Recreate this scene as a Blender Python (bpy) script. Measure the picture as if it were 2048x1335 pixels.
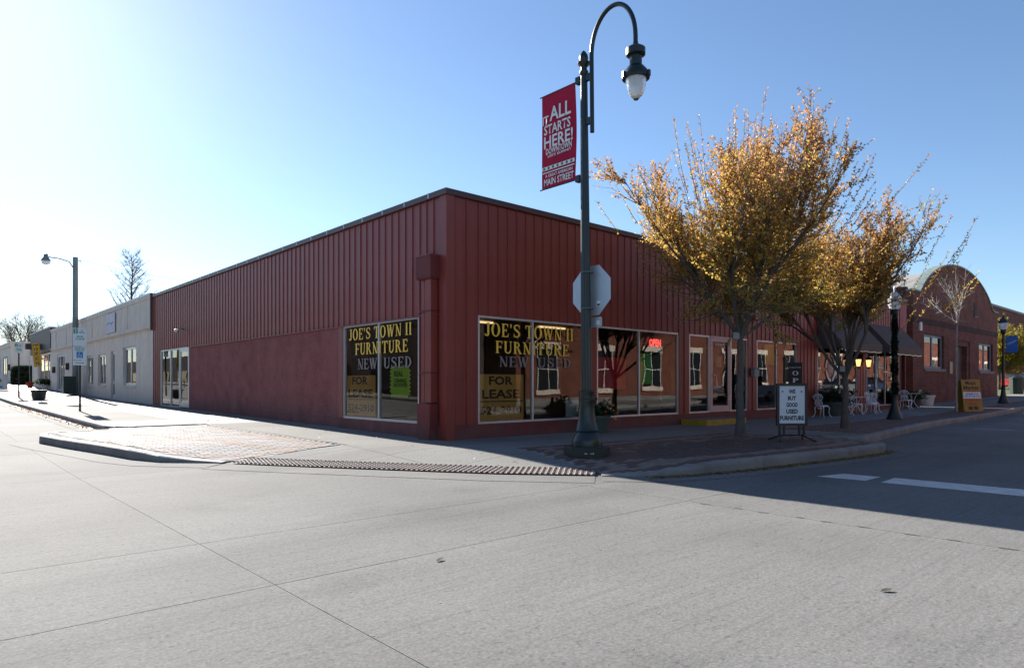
import bpy, bmesh, math, random
from mathutils import Vector, Matrix
R = math.radians
random.seed(7)
for o in list(bpy.data.objects): bpy.data.objects.remove(o)
scene = bpy.context.scene
COL = scene.collection

# ------------------------------------------------------------------ camera
cam_d = bpy.data.cameras.new('camera'); cam = bpy.data.objects.new('camera', cam_d); COL.objects.link(cam)
cam.location = (-8.969, -12.125, 1.25)
cam.rotation_euler = (R(90), 0, R(47.947 - 90))
cam_d.sensor_width = 36; cam_d.lens = 1345 / 2048 * 36
cam_d.shift_y = 101.5 / 2048
cam_d.clip_end = 4000
scene.camera = cam
# ------------------------------------------------------------------ sky, sun, exposure
SUN_EL, SUN_AZ = R(27.3), R(3.9)          # azimuth measured from +Y towards +X
world = bpy.data.worlds.new('World'); scene.world = world; world.use_nodes = True
wn = world.node_tree.nodes; wl = world.node_tree.links
bg = wn['Background']
sky = wn.new('ShaderNodeTexSky'); sky.sky_type = 'NISHITA'; sky.sun_disc = False
sky.sun_elevation = SUN_EL; sky.sun_rotation = SUN_AZ; sky.altitude = 300
sky.air_density = 1.0; sky.dust_density = 0.23; sky.ozone_density = 3.6
wl.new(sky.outputs[0], bg.inputs[0]); bg.inputs[1].default_value = 0.063
sd = bpy.data.lights.new('sun', 'SUN'); sd.energy = 5.0; sd.angle = R(0.53); sd.color = (1, .95, .87)
so = bpy.data.objects.new('sun', sd); COL.objects.link(so)
sv = Vector((math.sin(SUN_AZ) * math.cos(SUN_EL), math.cos(SUN_AZ) * math.cos(SUN_EL), math.sin(SUN_EL)))
so.rotation_euler = sv.to_track_quat('Z', 'Y').to_euler(); so.location = (0, 30, 40)
vs = scene.view_settings
vs.view_transform = 'Standard'; vs.look = 'None'; vs.gamma = 1; vs.use_curve_mapping = False; vs.exposure = 1.5
try:
    scene.cycles.max_bounces = 8; scene.cycles.transparent_max_bounces = 16; scene.cycles.use_denoising = True
    scene.cycles.caustics_reflective = False; scene.cycles.caustics_refractive = False
except Exception: pass

# ------------------------------------------------------------------ materials
MATS = {}
def mat(name, col, rough=.7, var=.12, vscale=2.0, fine=.0, fscale=90, bump=0, bscale=60, bdist=.01, metal=0, spec=.5, stretch=None, attr=None):
    m = bpy.data.materials.new(name); m.use_nodes = True; MATS[name] = m
    n = m.node_tree.nodes; l = m.node_tree.links; b = n['Principled BSDF']
    b.inputs['Roughness'].default_value = rough; b.inputs['Metallic'].default_value = metal
    b.inputs['Specular IOR Level'].default_value = spec
    tc = n.new('ShaderNodeTexCoord'); co = tc.outputs['Object']
    if stretch:
        mp = n.new('ShaderNodeMapping'); mp.inputs['Scale'].default_value = stretch; l.new(co, mp.inputs[0]); co = mp.outputs[0]
    base = n.new('ShaderNodeRGB'); base.outputs[0].default_value = (*col, 1); out = base.outputs[0]
    if attr:
        at = n.new('ShaderNodeAttribute'); at.attribute_name = attr; out = at.outputs['Color']
    def mul(src, scale, amt, detail):
        t = n.new('ShaderNodeTexNoise'); t.inputs['Scale'].default_value = scale; t.inputs['Detail'].default_value = detail
        l.new(co, t.inputs['Vector'])
        mr = n.new('ShaderNodeMapRange'); mr.inputs[1].default_value = .25; mr.inputs[2].default_value = .75
        mr.inputs[3].default_value = 1 - amt; mr.inputs[4].default_value = 1 + amt
        l.new(t.outputs['Fac'], mr.inputs[0])
        mx = n.new('ShaderNodeMix'); mx.data_type = 'RGBA'; mx.blend_type = 'MULTIPLY'; mx.inputs[0].default_value = 1
        l.new(src, mx.inputs[6]); l.new(mr.outputs[0], mx.inputs[7]); return mx.outputs[2]
    if var: out = mul(out, vscale, var, 4)
    if fine: out = mul(out, fscale, fine, 2)
    l.new(out, b.inputs['Base Color'])
    if bump:
        t = n.new('ShaderNodeTexNoise'); t.inputs['Scale'].default_value = bscale; t.inputs['Detail'].default_value = 3; l.new(co, t.inputs['Vector'])
        bp = n.new('ShaderNodeBump'); bp.inputs['Strength'].default_value = bump; bp.inputs['Distance'].default_value = bdist
        l.new(t.outputs['Fac'], bp.inputs['Height']); l.new(bp.outputs[0], b.inputs['Normal'])
    return m

def road_mat(name, col, rough=.6, spec=.25):
    """broom-finished concrete: blotches, aggregate speckle, streaks, small oil spots"""
    m = mat(name, col, rough, var=.11, vscale=.45, fine=.22, fscale=52, bump=.35, bscale=45, bdist=.005, spec=spec)
    n = m.node_tree.nodes; l = m.node_tree.links; b = n['Principled BSDF']
    src = b.inputs['Base Color'].links[0].from_socket
    tc = n.new('ShaderNodeTexCoord')
    def nz(scale, stretch, lo, hi, amt, detail=3):
        nonlocal src
        mp = n.new('ShaderNodeMapping'); mp.inputs['Scale'].default_value = stretch; mp.inputs['Rotation'].default_value = (0, 0, R(4)); l.new(tc.outputs['Object'], mp.inputs[0])
        t = n.new('ShaderNodeTexNoise'); t.inputs['Scale'].default_value = scale; t.inputs['Detail'].default_value = detail; l.new(mp.outputs[0], t.inputs['Vector'])
        mr = n.new('ShaderNodeMapRange'); mr.inputs[1].default_value = lo; mr.inputs[2].default_value = hi; mr.inputs[3].default_value = 1; mr.inputs[4].default_value = 1 - amt
        l.new(t.outputs['Fac'], mr.inputs[0])
        mx = n.new('ShaderNodeMix'); mx.data_type = 'RGBA'; mx.blend_type = 'MULTIPLY'; mx.inputs[0].default_value = 1
        l.new(src, mx.inputs[6]); l.new(mr.outputs[0], mx.inputs[7]); src = mx.outputs[2]
    nz(1.0, (.8, 30, 1), .50, .75, .16)          # broom / tyre streaks along the street
    nz(.33, (.25, 1.6, 1), .50, .70, .20, 2)      # tyre-darkened lanes
    nz(1.1, (1, 1, 1), .58, .80, .16, 6)          # faint damp blotches
    nz(23.0, (1, 1, 1), .72, .76, .20, 0)          # gum and small stains
    nz(120., (1, 1, 1), .62, .70, -.35, 1)        # pale aggregate
    oi = n.new('ShaderNodeObjectInfo'); mr = n.new('ShaderNodeMapRange'); mr.inputs[3].default_value = .95; mr.inputs[4].default_value = 1.06; l.new(oi.outputs['Random'], mr.inputs[0])
    mx = n.new('ShaderNodeMix'); mx.data_type = 'RGBA'; mx.blend_type = 'MULTIPLY'; mx.inputs[0].default_value = 1; l.new(src, mx.inputs[6]); l.new(mr.outputs[0], mx.inputs[7]); src = mx.outputs[2]   # each slab its own pour
    l.new(src, b.inputs['Base Color'])
    return m

road_mat('road_concrete', (.168, .165, .160), .85, .06)
road_mat('walk_concrete', (.215, .210, .20), .85, .06)
road_mat('walk_concrete_dark', (.165, .158, .148), .7)
mat('curb_concrete', (.21, .20, .19), .75, var=.22, vscale=1.6, fine=.15, bump=.4)
mat('joint_grey', (.17, .165, .155), .9, var=.5, vscale=3)
mat('ground_soil', (.06, .06, .055), .9, var=.2, vscale=.4)
mat('grass', (.07, .10, .03), .9, var=.3, vscale=3)
mat('asphalt_dark', (.05, .05, .05), .85)
mat('paver_grey', (.235, .22, .225), .8, spec=.15, var=.18, vscale=5, fine=.1)
mat('paver_red', (.225, .175, .15), .8, spec=.15, var=.2, vscale=5, fine=.1)
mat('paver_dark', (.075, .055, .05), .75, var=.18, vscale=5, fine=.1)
mat('paver_brown', (.115, .065, .05), .75, var=.18, vscale=5, fine=.1)
mat('mortar_bed', (.21, .20, .19), .9)
mat('tactile_red', (.14, .105, .095), .7, var=.25, vscale=4, fine=.1)
mat('road_paint', (.52, .52, .51), .6, var=.2, vscale=6, fine=.2, fscale=40)
mat('red_paint', (.245, .042, .030), .45, var=.16, vscale=1.1, fine=.06, fscale=30, bump=.08, bscale=18, spec=.5)
mat('red_paint_right', (.245, .042, .030), .45, var=.16, vscale=1.1, fine=.06, fscale=30, bump=.08, bscale=18, spec=.45)
mat('red_stucco', (.285, .092, .085), .85, var=.26, vscale=1.8, fine=.24, fscale=26, bump=.9, bscale=30, bdist=.02, spec=.25)
mat('red_base', (.15, .024, .022), .7, var=.18, vscale=2.5, fine=.1, bump=.2, bscale=30)
mat('red_pink', (.30, .045, .05), .6, var=.12)
mat('brown_coping', (.075, .032, .027), .45, var=.15, vscale=2)
mat('galv_coping', (.42, .42, .42), .35, metal=.8)
mat('roof_gravel', (.25, .24, .23), .9)
mat('aluminium', (.55, .55, .56), .38, var=.06, metal=.55)
mat('alu_pink', (.55, .40, .38), .5, var=.06, metal=.2)
mat('cream_stucco', (.80, .68, .57), .85, var=.10, vscale=2.2, fine=.08, fscale=30, bump=.5, bscale=25, bdist=.012)
mat('cream_wood', (.74, .62, .51), .75, var=.10, vscale=1.5)
mat('white_paint', (.72, .71, .69), .55, var=.06)
mat('brown_panel', (.075, .055, .05), .6, var=.15)
mat('black_metal', (.018, .020, .021), .35, var=.1, spec=.5)
mat('green_black', (.010, .019, .018), .36, var=.15, vscale=6, spec=.5)
mat('galv_pole', (.20, .21, .20), .55, var=.15, metal=.3)
mat('sign_back', (.50, .54, .58), .4, var=.05, metal=.6)
mat('sign_white', (.70, .72, .72), .5, var=.05)
mat('board_white', (.72, .76, .80), .5, var=.04)
mat('sign_lilac', (.58, .54, .60), .6, var=.12, vscale=2)
mat('sign_green', (.02, .22, .13), .5, var=.05)
mat('sign_blue', (.03, .20, .45), .5, var=.05)
mat('letter_black', (.015, .015, .018), .5, var=0)
mat('letter_white', (.75, .75, .75), .5, var=0)
mat('letter_grey', (.24, .20, .195), .5, var=0)
mat('letter_gold', (1.0, .62, .07), .5, var=.05)
mat('letter_red', (.45, .03, .03), .5, var=0)
mat('banner_red', (.40, .018, .055), .8, var=.12, vscale=3, spec=.15)
mat('banner_green', (.03, .15, .06), .6, var=0)
mat('banner_blue', (.03, .13, .42), .6, var=.08)
mat('flag_black', (.016, .018, .028), .7, var=.1)
mat('flag_yellow', (.62, .32, .02), .65, var=.08)
mat('board_yellow', (.32, .19, .03), .6, var=.12)
mat('lease_orange', (.85, .44, .10), .6, var=.08)
mat('poster_green', (.55, .85, .08), .6, var=.08)
mat('poster_red', (.85, .035, .06), .6, var=.08)
mat('poster_greenfull', (.08, .80, .08), .6, var=.08)
mat('poster_yellow', (.55, .48, .04), .6, var=.08)
mat('paper', (.60, .60, .60), .7, var=.05)
mat('step_yellow', (.38, .24, .02), .6, var=.2, vscale=4)
mat('awning_cloth', (.085, .068, .058), .85, var=.12, vscale=3, fine=.1)
mat('awning_valance', (.13, .095, .072), .85, var=.1)
mat('bark', (.11, .095, .08), .85, var=.25, vscale=6, bump=.5, bscale=30, bdist=.01)
mat('bark_dark', (.06, .048, .042), .85, var=.2, vscale=4)
mat('bark_pale', (.30, .27, .24), .8, var=.3, vscale=8)
mat('bark_fine', (.12, .10, .09), .85, var=.2, vscale=2)
mat('chair_white', (.74, .75, .77), .4, var=.06, vscale=8)
mat('pot_dark', (.045, .045, .045), .6, var=.15)
mat('pot_green', (.05, .075, .065), .6, var=.15)
mat('pot_red', (.45, .03, .015), .6, var=.1)
mat('pot_white', (.58, .57, .55), .6, var=.1)
mat('bin_green', (.012, .030, .024), .5, var=.15)
mat('leaf_green', (.035, .065, .02), .6, var=.35, vscale=9)
mat('flower', (.75, .28, .03), .6, var=.2)
mat('flower_red', (.45, .03, .06), .6, var=.2)
mat('copper_green', (.20, .25, .225), .6, var=.3, vscale=5)
mat('interior', (.05, .045, .04), .9, var=.2, vscale=1)
mat('interior_wall', (.09, .075, .06), .9, var=.3, vscale=.7)
mat('rubber', (.02, .02, .02), .8)
mat('car_white', (.70, .70, .70), .25, var=0, spec=.6)
mat('car_silver', (.35, .36, .38), .25, var=0, metal=.4)
mat('car_red', (.35, .012, .015), .25, var=0)
mat('car_blue', (.03, .05, .11), .25, var=0)
mat('car_glass', (.02, .025, .03), .08, var=0, spec=.8)
mat('chrome', (.6, .6, .6), .2, var=0, metal=1)
mat('grey_box', (.25, .27, .29), .5, var=.1)
mat('outlet_blue', (.10, .16, .22), .5, var=.1)
mat('shutter_grey', (.20, .24, .28), .6, var=.1)

def dirty(name, z0, z1, col, amt, scale=2.2, streak=None):
    """splash dirt with a ragged upper edge, or pale vertical weather streaks"""
    m = MATS[name]; n = m.node_tree.nodes; l = m.node_tree.links; b = n['Principled BSDF']; src = b.inputs['Base Color'].links[0].from_socket
    tc = n.new('ShaderNodeTexCoord'); t = n.new('ShaderNodeTexNoise'); t.inputs['Scale'].default_value = scale; t.inputs['Detail'].default_value = 5
    mp = n.new('ShaderNodeMapping'); mp.inputs['Scale'].default_value = streak or (1, 1, 1); l.new(tc.outputs['Object'], mp.inputs[0]); l.new(mp.outputs[0], t.inputs['Vector'])
    if streak:
        mr = n.new('ShaderNodeMapRange'); mr.inputs[1].default_value = .48; mr.inputs[2].default_value = .74; mr.inputs[3].default_value = 0; mr.inputs[4].default_value = amt; l.new(t.outputs['Fac'], mr.inputs[0])
    else:
        sp = n.new('ShaderNodeSeparateXYZ'); l.new(tc.outputs['Object'], sp.inputs[0])
        ml = n.new('ShaderNodeMath'); ml.operation = 'MULTIPLY_ADD'; l.new(t.outputs['Fac'], ml.inputs[0]); ml.inputs[1].default_value = -1.3; l.new(sp.outputs[2], ml.inputs[2])
        mr = n.new('ShaderNodeMapRange'); mr.inputs[1].default_value = z0 - .65; mr.inputs[2].default_value = z1 - .65; mr.inputs[3].default_value = amt; mr.inputs[4].default_value = 0; l.new(ml.outputs[0], mr.inputs[0])
    mx = n.new('ShaderNodeMix'); mx.data_type = 'RGBA'; l.new(mr.outputs[0], mx.inputs[0]); l.new(src, mx.inputs[6]); mx.inputs[7].default_value = (*col, 1); l.new(mx.outputs[2], b.inputs['Base Color'])
dirty('red_stucco', .1, .9, (.13, .075, .065), .55); dirty('red_base', .0, .5, (.12, .08, .07), .5)
dirty('red_stucco', 0, 0, (.36, .15, .135), .4, 1.2, (1, 1, .35))
for nm_ in ('red_paint', 'red_paint_right'):
    dirty(nm_, 0, 0, (.28, .075, .058), .35, 1.6, (1.6, 1.6, .10)); dirty(nm_, 0, 0, (.12, .028, .024), .45, 2.6, (2.2, 2.2, .07))
dirty('cream_stucco', .2, 1.3, (.36, .32, .28), .4); dirty('cream_stucco', 0, 0, (.5, .45, .4), .35, 1.3, (1.5, 1.5, .15)); dirty('cream_wood', 0, 0, (.45, .40, .35), .35, 1.3, (1.5, 1.5, .15))
dirty('curb_concrete', 0, 0, (.10, .095, .09), .55, 3.0, (1, 1, 1))

def brick_mat(name, c1, c2, mortar, sx=1.0, bump=.6):
    m = bpy.data.materials.new(name); m.use_nodes = True; MATS[name] = m
    n = m.node_tree.nodes; l = m.node_tree.links; b = n['Principled BSDF']; b.inputs['Roughness'].default_value = .85
    b.inputs['Specular IOR Level'].default_value = .25
    tc = n.new('ShaderNodeTexCoord'); sp = n.new('ShaderNodeSeparateXYZ'); l.new(tc.outputs['Object'], sp.inputs[0])
    ad = n.new('ShaderNodeMath'); ad.operation = 'ADD'; l.new(sp.outputs[0], ad.inputs[0]); l.new(sp.outputs[1], ad.inputs[1])
    cb = n.new('ShaderNodeCombineXYZ'); l.new(ad.outputs[0], cb.inputs[0]); l.new(sp.outputs[2], cb.inputs[1])
    br = n.new('ShaderNodeTexBrick'); l.new(cb.outputs[0], br.inputs['Vector'])
    br.inputs['Color1'].default_value = (*c1, 1); br.inputs['Color2'].default_value = (*c2, 1); br.inputs['Mortar'].default_value = (*mortar, 1)
    br.inputs['Scale'].default_value = 1; br.inputs['Mortar Size'].default_value = .008; br.inputs['Brick Width'].default_value = .22 * sx; br.inputs['Row Height'].default_value = .075 * sx
    t = n.new('ShaderNodeTexNoise'); t.inputs['Scale'].default_value = 1.3; t.inputs['Detail'].default_value = 5; l.new(tc.outputs['Object'], t.inputs['Vector'])
    mr = n.new('ShaderNodeMapRange'); mr.inputs[1].default_value = .3; mr.inputs[2].default_value = .7; mr.inputs[3].default_value = .75; mr.inputs[4].default_value = 1.2; l.new(t.outputs['Fac'], mr.inputs[0])
    mx = n.new('ShaderNodeMix'); mx.data_type = 'RGBA'; mx.blend_type = 'MULTIPLY'; mx.inputs[0].default_value = 1
    l.new(br.outputs['Color'], mx.inputs[6]); l.new(mr.outputs[0], mx.inputs[7]); l.new(mx.outputs[2], b.inputs['Base Color'])
    bp = n.new('ShaderNodeBump'); bp.inputs['Strength'].default_value = bump; bp.inputs['Distance'].default_value = .01; bp.invert = True
    l.new(br.outputs['Fac'], bp.inputs['Height']); l.new(bp.outputs[0], b.inputs['Normal'])
brick_mat('brick_red', (.185, .064, .042), (.13, .045, .034), (.24, .165, .13), 1.7, 1.0)
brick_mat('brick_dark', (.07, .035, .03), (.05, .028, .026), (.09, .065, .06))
brick_mat('brick_opposite', (.21, .066, .041), (.17, .052, .034), (.19, .12, .09))
brick_mat('brick_tan', (.22, .16, .12), (.18, .13, .10), (.2, .17, .15))

def glass_mat(name, ior, tint, wav=.02, wscale=1.3):
    m = bpy.data.materials.new(name); m.use_nodes = True; MATS[name] = m
    n = m.node_tree.nodes; l = m.node_tree.links; n.remove(n['Principled BSDF'])
    tr = n.new('ShaderNodeBsdfTransparent'); tr.inputs[0].default_value = (*tint, 1)
    gl = n.new('ShaderNodeBsdfGlossy'); gl.inputs['Roughness'].default_value = 0.0; gl.inputs[0].default_value = (.95, .95, .95, 1)
    fr = n.new('ShaderNodeFresnel'); fr.inputs[0].default_value = ior
    mx = n.new('ShaderNodeMixShader'); l.new(fr.outputs[0], mx.inputs[0]); l.new(tr.outputs[0], mx.inputs[1]); l.new(gl.outputs[0], mx.inputs[2])
    tc = n.new('ShaderNodeTexCoord'); t = n.new('ShaderNodeTexNoise'); t.inputs['Scale'].default_value = wscale; t.inputs['Detail'].default_value = 1; l.new(tc.outputs['Object'], t.inputs['Vector'])
    bp = n.new('ShaderNodeBump'); bp.inputs['Strength'].default_value = 1; bp.inputs['Distance'].default_value = wav; l.new(t.outputs['Fac'], bp.inputs['Height'])
    l.new(bp.outputs[0], gl.inputs['Normal'])
    l.new(mx.outputs[0], n['Material Output'].inputs[0])
glass_mat('window_glass', 1.62, (.84, .86, .83), .0022, 1.0)
glass_mat('plain_glass', 1.7, (.8, .83, .82), .0015, 1.0)

def emis(name, col, s):
    m = bpy.data.materials.new(name); m.use_nodes = True; MATS[name] = m
    b = m.node_tree.nodes['Principled BSDF']; b.inputs['Base Color'].default_value = (*col, 1)
    b.inputs['Emission Color'].default_value = (*col, 1); b.inputs['Emission Strength'].default_value = s
emis('tube_light', (1, .66, .34), .5)
emis('neon_red', (1, .06, .05), 1.2)
emis('lantern_glow', (1, .60, .20), .8)
emis('fairy_light', (1, .85, .6), .25)

def lamp_glass(name):
    m = bpy.data.materials.new(name); m.use_nodes = True; MATS[name] = m
    b = m.node_tree.nodes['Principled BSDF']; b.inputs['Base Color'].default_value = (.85, .86, .88, 1)
    b.inputs['Roughness'].default_value = .25; b.inputs['Transmission Weight'].default_value = .35; b.inputs['Subsurface Weight'].default_value = 0; b.inputs['IOR'].default_value = 1.3
lamp_glass('globe_glass')

def leaf_mat(name):
    m = bpy.data.materials.new(name); m.use_nodes = True; MATS[name] = m
    n = m.node_tree.nodes; l = m.node_tree.links; b = n['Principled BSDF']; b.inputs['Roughness'].default_value = .5
    at = n.new('ShaderNodeAttribute'); at.attribute_name = 'tint'
    l.new(at.outputs['Color'], b.inputs['Base Color'])
    tl = n.new('ShaderNodeBsdfTranslucent'); l.new(at.outputs['Color'], tl.inputs[0])
    mx = n.new('ShaderNodeMixShader'); mx.inputs[0].default_value = .6
    l.new(b.outputs[0], mx.inputs[1]); l.new(tl.outputs[0], mx.inputs[2]); l.new(mx.outputs[0], n['Material Output'].inputs[0])
leaf_mat('leaf_autumn')

# ------------------------------------------------------------------ mesh helpers
class MB:
    def __init__(s): s.v = []; s.f = []; s.c = []
    def add(s, vs, fs, col=None):
        o = len(s.v); s.v += [tuple(p) for p in vs]; s.f += [tuple(i + o for i in q) for q in fs]
        if col is not None: s.c += [col] * len(fs)
        return s
    def box(s, x0, x1, y0, y1, z0, z1):
        vs = [(x0, y0, z0), (x1, y0, z0), (x1, y1, z0), (x0, y1, z0), (x0, y0, z1), (x1, y0, z1), (x1, y1, z1), (x0, y1, z1)]
        return s.add(vs, [(0, 3, 2, 1), (4, 5, 6, 7), (0, 1, 5, 4), (1, 2, 6, 5), (2, 3, 7, 6), (3, 0, 4, 7)])
    def obox(s, M, sx, sy, sz):
        vs = [M @ Vector((x * sx / 2, y * sy / 2, z * sz / 2)) for z in (-1, 1) for x, y in ((-1, -1), (1, -1), (1, 1), (-1, 1))]
        return s.add(vs, [(0, 3, 2, 1), (4, 5, 6, 7), (0, 1, 5, 4), (1, 2, 6, 5), (2, 3, 7, 6), (3, 0, 4, 7)])
    def tube(s, pts, rad, n=8, caps=True, closed=False):
        pts = [Vector(p) for p in pts]; m = len(pts)
        rs = rad if isinstance(rad, (list, tuple)) else [rad] * m
        vs = []; prev = None
        for i, p in enumerate(pts):
            if closed: t = pts[(i + 1) % m] - pts[i - 1]
            else: t = pts[min(i + 1, m - 1)] - pts[max(i - 1, 0)]
            if t.length < 1e-9: t = Vector((0, 0, 1))
            t.normalize()
            if prev is None: u = t.orthogonal().normalized()
            else:
                u = prev - t * prev.dot(t)
                u = u.normalized() if u.length > 1e-6 else t.orthogonal().normalized()
            prev = u; w = t.cross(u)
            for k in range(n):
                a = 2 * math.pi * k / n
                vs.append(p + (u * math.cos(a) + w * math.sin(a)) * rs[i])
        fs = []
        for i in range(m if closed else m - 1):
            j = (i + 1) % m
            for k in range(n):
                fs.append((i * n + k, i * n + (k + 1) % n, j * n + (k + 1) % n, j * n + k))
        if caps and not closed:
            fs.append(tuple(range(n - 1, -1, -1))); fs.append(tuple((m - 1) * n + k for k in range(n)))
        return s.add(vs, fs)
    def lathe(s, prof, c=(0, 0, 0), n=20, caps=True, wob=None):
        vs = []; fs = []; m = len(prof)
        for r, z in prof:
            for k in range(n):
                a = 2 * math.pi * k / n
                q = 1 if wob is None else wob(k)
                vs.append((c[0] + r * q * math.cos(a), c[1] + r * q * math.sin(a), c[2] + z))
        for i in range(m - 1):
            for k in range(n): fs.append((i * n + k, i * n + (k + 1) % n, (i + 1) * n + (k + 1) % n, (i + 1) * n + k))
        if caps: fs.append(tuple(range(n - 1, -1, -1))); fs.append(tuple((m - 1) * n + k for k in range(n)))
        return s.add(vs, fs)
    def prism(s, poly, M, d):
        """poly: 2D outline (ccw) in the local XZ plane, extruded by d along +Y of M"""
        n = len(poly)
        vs = [M @ Vector((x, 0, z)) for x, z in poly] + [M @ Vector((x, d, z)) for x, z in poly]
        fs = [tuple(range(n)), tuple(range(2 * n - 1, n - 1, -1))] + [(i, i + n, (i + 1) % n + n, (i + 1) % n) for i in range(n)]
        return s.add(vs, fs)
    def mesh(s, name, m=None, smooth=False):
        me = bpy.data.meshes.new(name); me.from_pydata(s.v, [], s.f)
        if s.c:
            a = me.color_attributes.new('tint', 'FLOAT_COLOR', 'CORNER'); data = []
            for q, c in zip(s.f, s.c): data += list(c) * len(q)
            a.data.foreach_set('color', data)
        if m: me.materials.append(MATS[m])
        if smooth: me.polygons.foreach_set('use_smooth', [True] * len(me.polygons))
        me.update(); return me
    def build(s, name, m, parent=None, smooth=False, loc=None):
        o = bpy.data.objects.new(name, s.mesh(name, m, smooth)); COL.objects.link(o)
        if parent: o.parent = parent
        if loc: o.location = loc
        if smooth:
            md = None
            try:
                for e in o.data.edges: pass
                o.data.set_sharp_from_angle(angle=R(40))
            except Exception: pass
        return o
def link(name, me, parent=None, loc=None, rz=0):
    o = bpy.data.objects.new(name, me); COL.objects.link(o); o.parent = parent
    if loc: o.location = loc
    if rz: o.rotation_euler.z = rz
    return o
def tag(o, label, cat, group=None, kind=None):
    if label: o['label'] = label
    if cat: o['category'] = cat
    if group: o['group'] = group
    if kind: o['kind'] = kind
    return o
def thing(name, label, cat, loc=(0, 0, 0), rz=0, group=None):
    o = bpy.data.objects.new(name, None); COL.objects.link(o); o.location = loc; o.rotation_euler = (0, 0, rz); o.empty_display_size = .2
    return tag(o, label, cat, group)
def struct(name, label=None):
    o = bpy.data.objects.new(name, None); COL.objects.link(o); o['kind'] = 'structure'
    if label: o['label'] = label
    return o
def dup(root, loc, rz, label, group=None):
    r = root.copy(); COL.objects.link(r); r.location = loc; r.rotation_euler = (0, 0, rz); r['label'] = label
    if group: r['group'] = group
    for ch in list(root.children):
        c = ch.copy(); COL.objects.link(c); c.parent = r
        for g in ch.children:
            d = g.copy(); COL.objects.link(d); d.parent = c
    return r
def frame(x=0, y=0, z=0, rz=0, rx=0, ry=0):
    return Matrix.Translation((x, y, z)) @ Matrix.Rotation(rz, 4, 'Z') @ Matrix.Rotation(ry, 4, 'Y') @ Matrix.Rotation(rx, 4, 'X')

# --- lettering: sans from the built-in font, serif drawn here
def fit(me, w, h, M, thick):
    xs = [v.co.x for v in me.vertices]; ys = [v.co.y for v in me.vertices]
    x0, x1, y0, y1 = min(xs), max(xs), min(ys), max(ys)
    sx = w / (x1 - x0) if w else h / (y1 - y0); sy = h / (y1 - y0) if h else sx
    for v in me.vertices:
        v.co = M @ Vector(((v.co.x - (x0 + x1) / 2) * sx, -v.co.z * thick, (v.co.y - (y0 + y1) / 2) * sy))
    me.update()
def sans(body, w, h, M, m, parent, name='lettering', bold=.028):
    cu = bpy.data.curves.new('t', 'FONT'); cu.body = body; cu.size = 1; cu.offset = bold; cu.resolution_u = 2; cu.align_x = 'CENTER'; cu.space_line = .95
    ob = bpy.data.objects.new('t', cu); COL.objects.link(ob)
    dg = bpy.context.evaluated_depsgraph_get(); dg.update()
    me = bpy.data.meshes.new_from_object(ob.evaluated_get(dg)); bpy.data.objects.remove(ob); bpy.data.curves.remove(cu)
    fit(me, w, h, M, 0)
    me.materials.clear(); me.materials.append(MATS[m])
    return link(name, me, parent)
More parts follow.
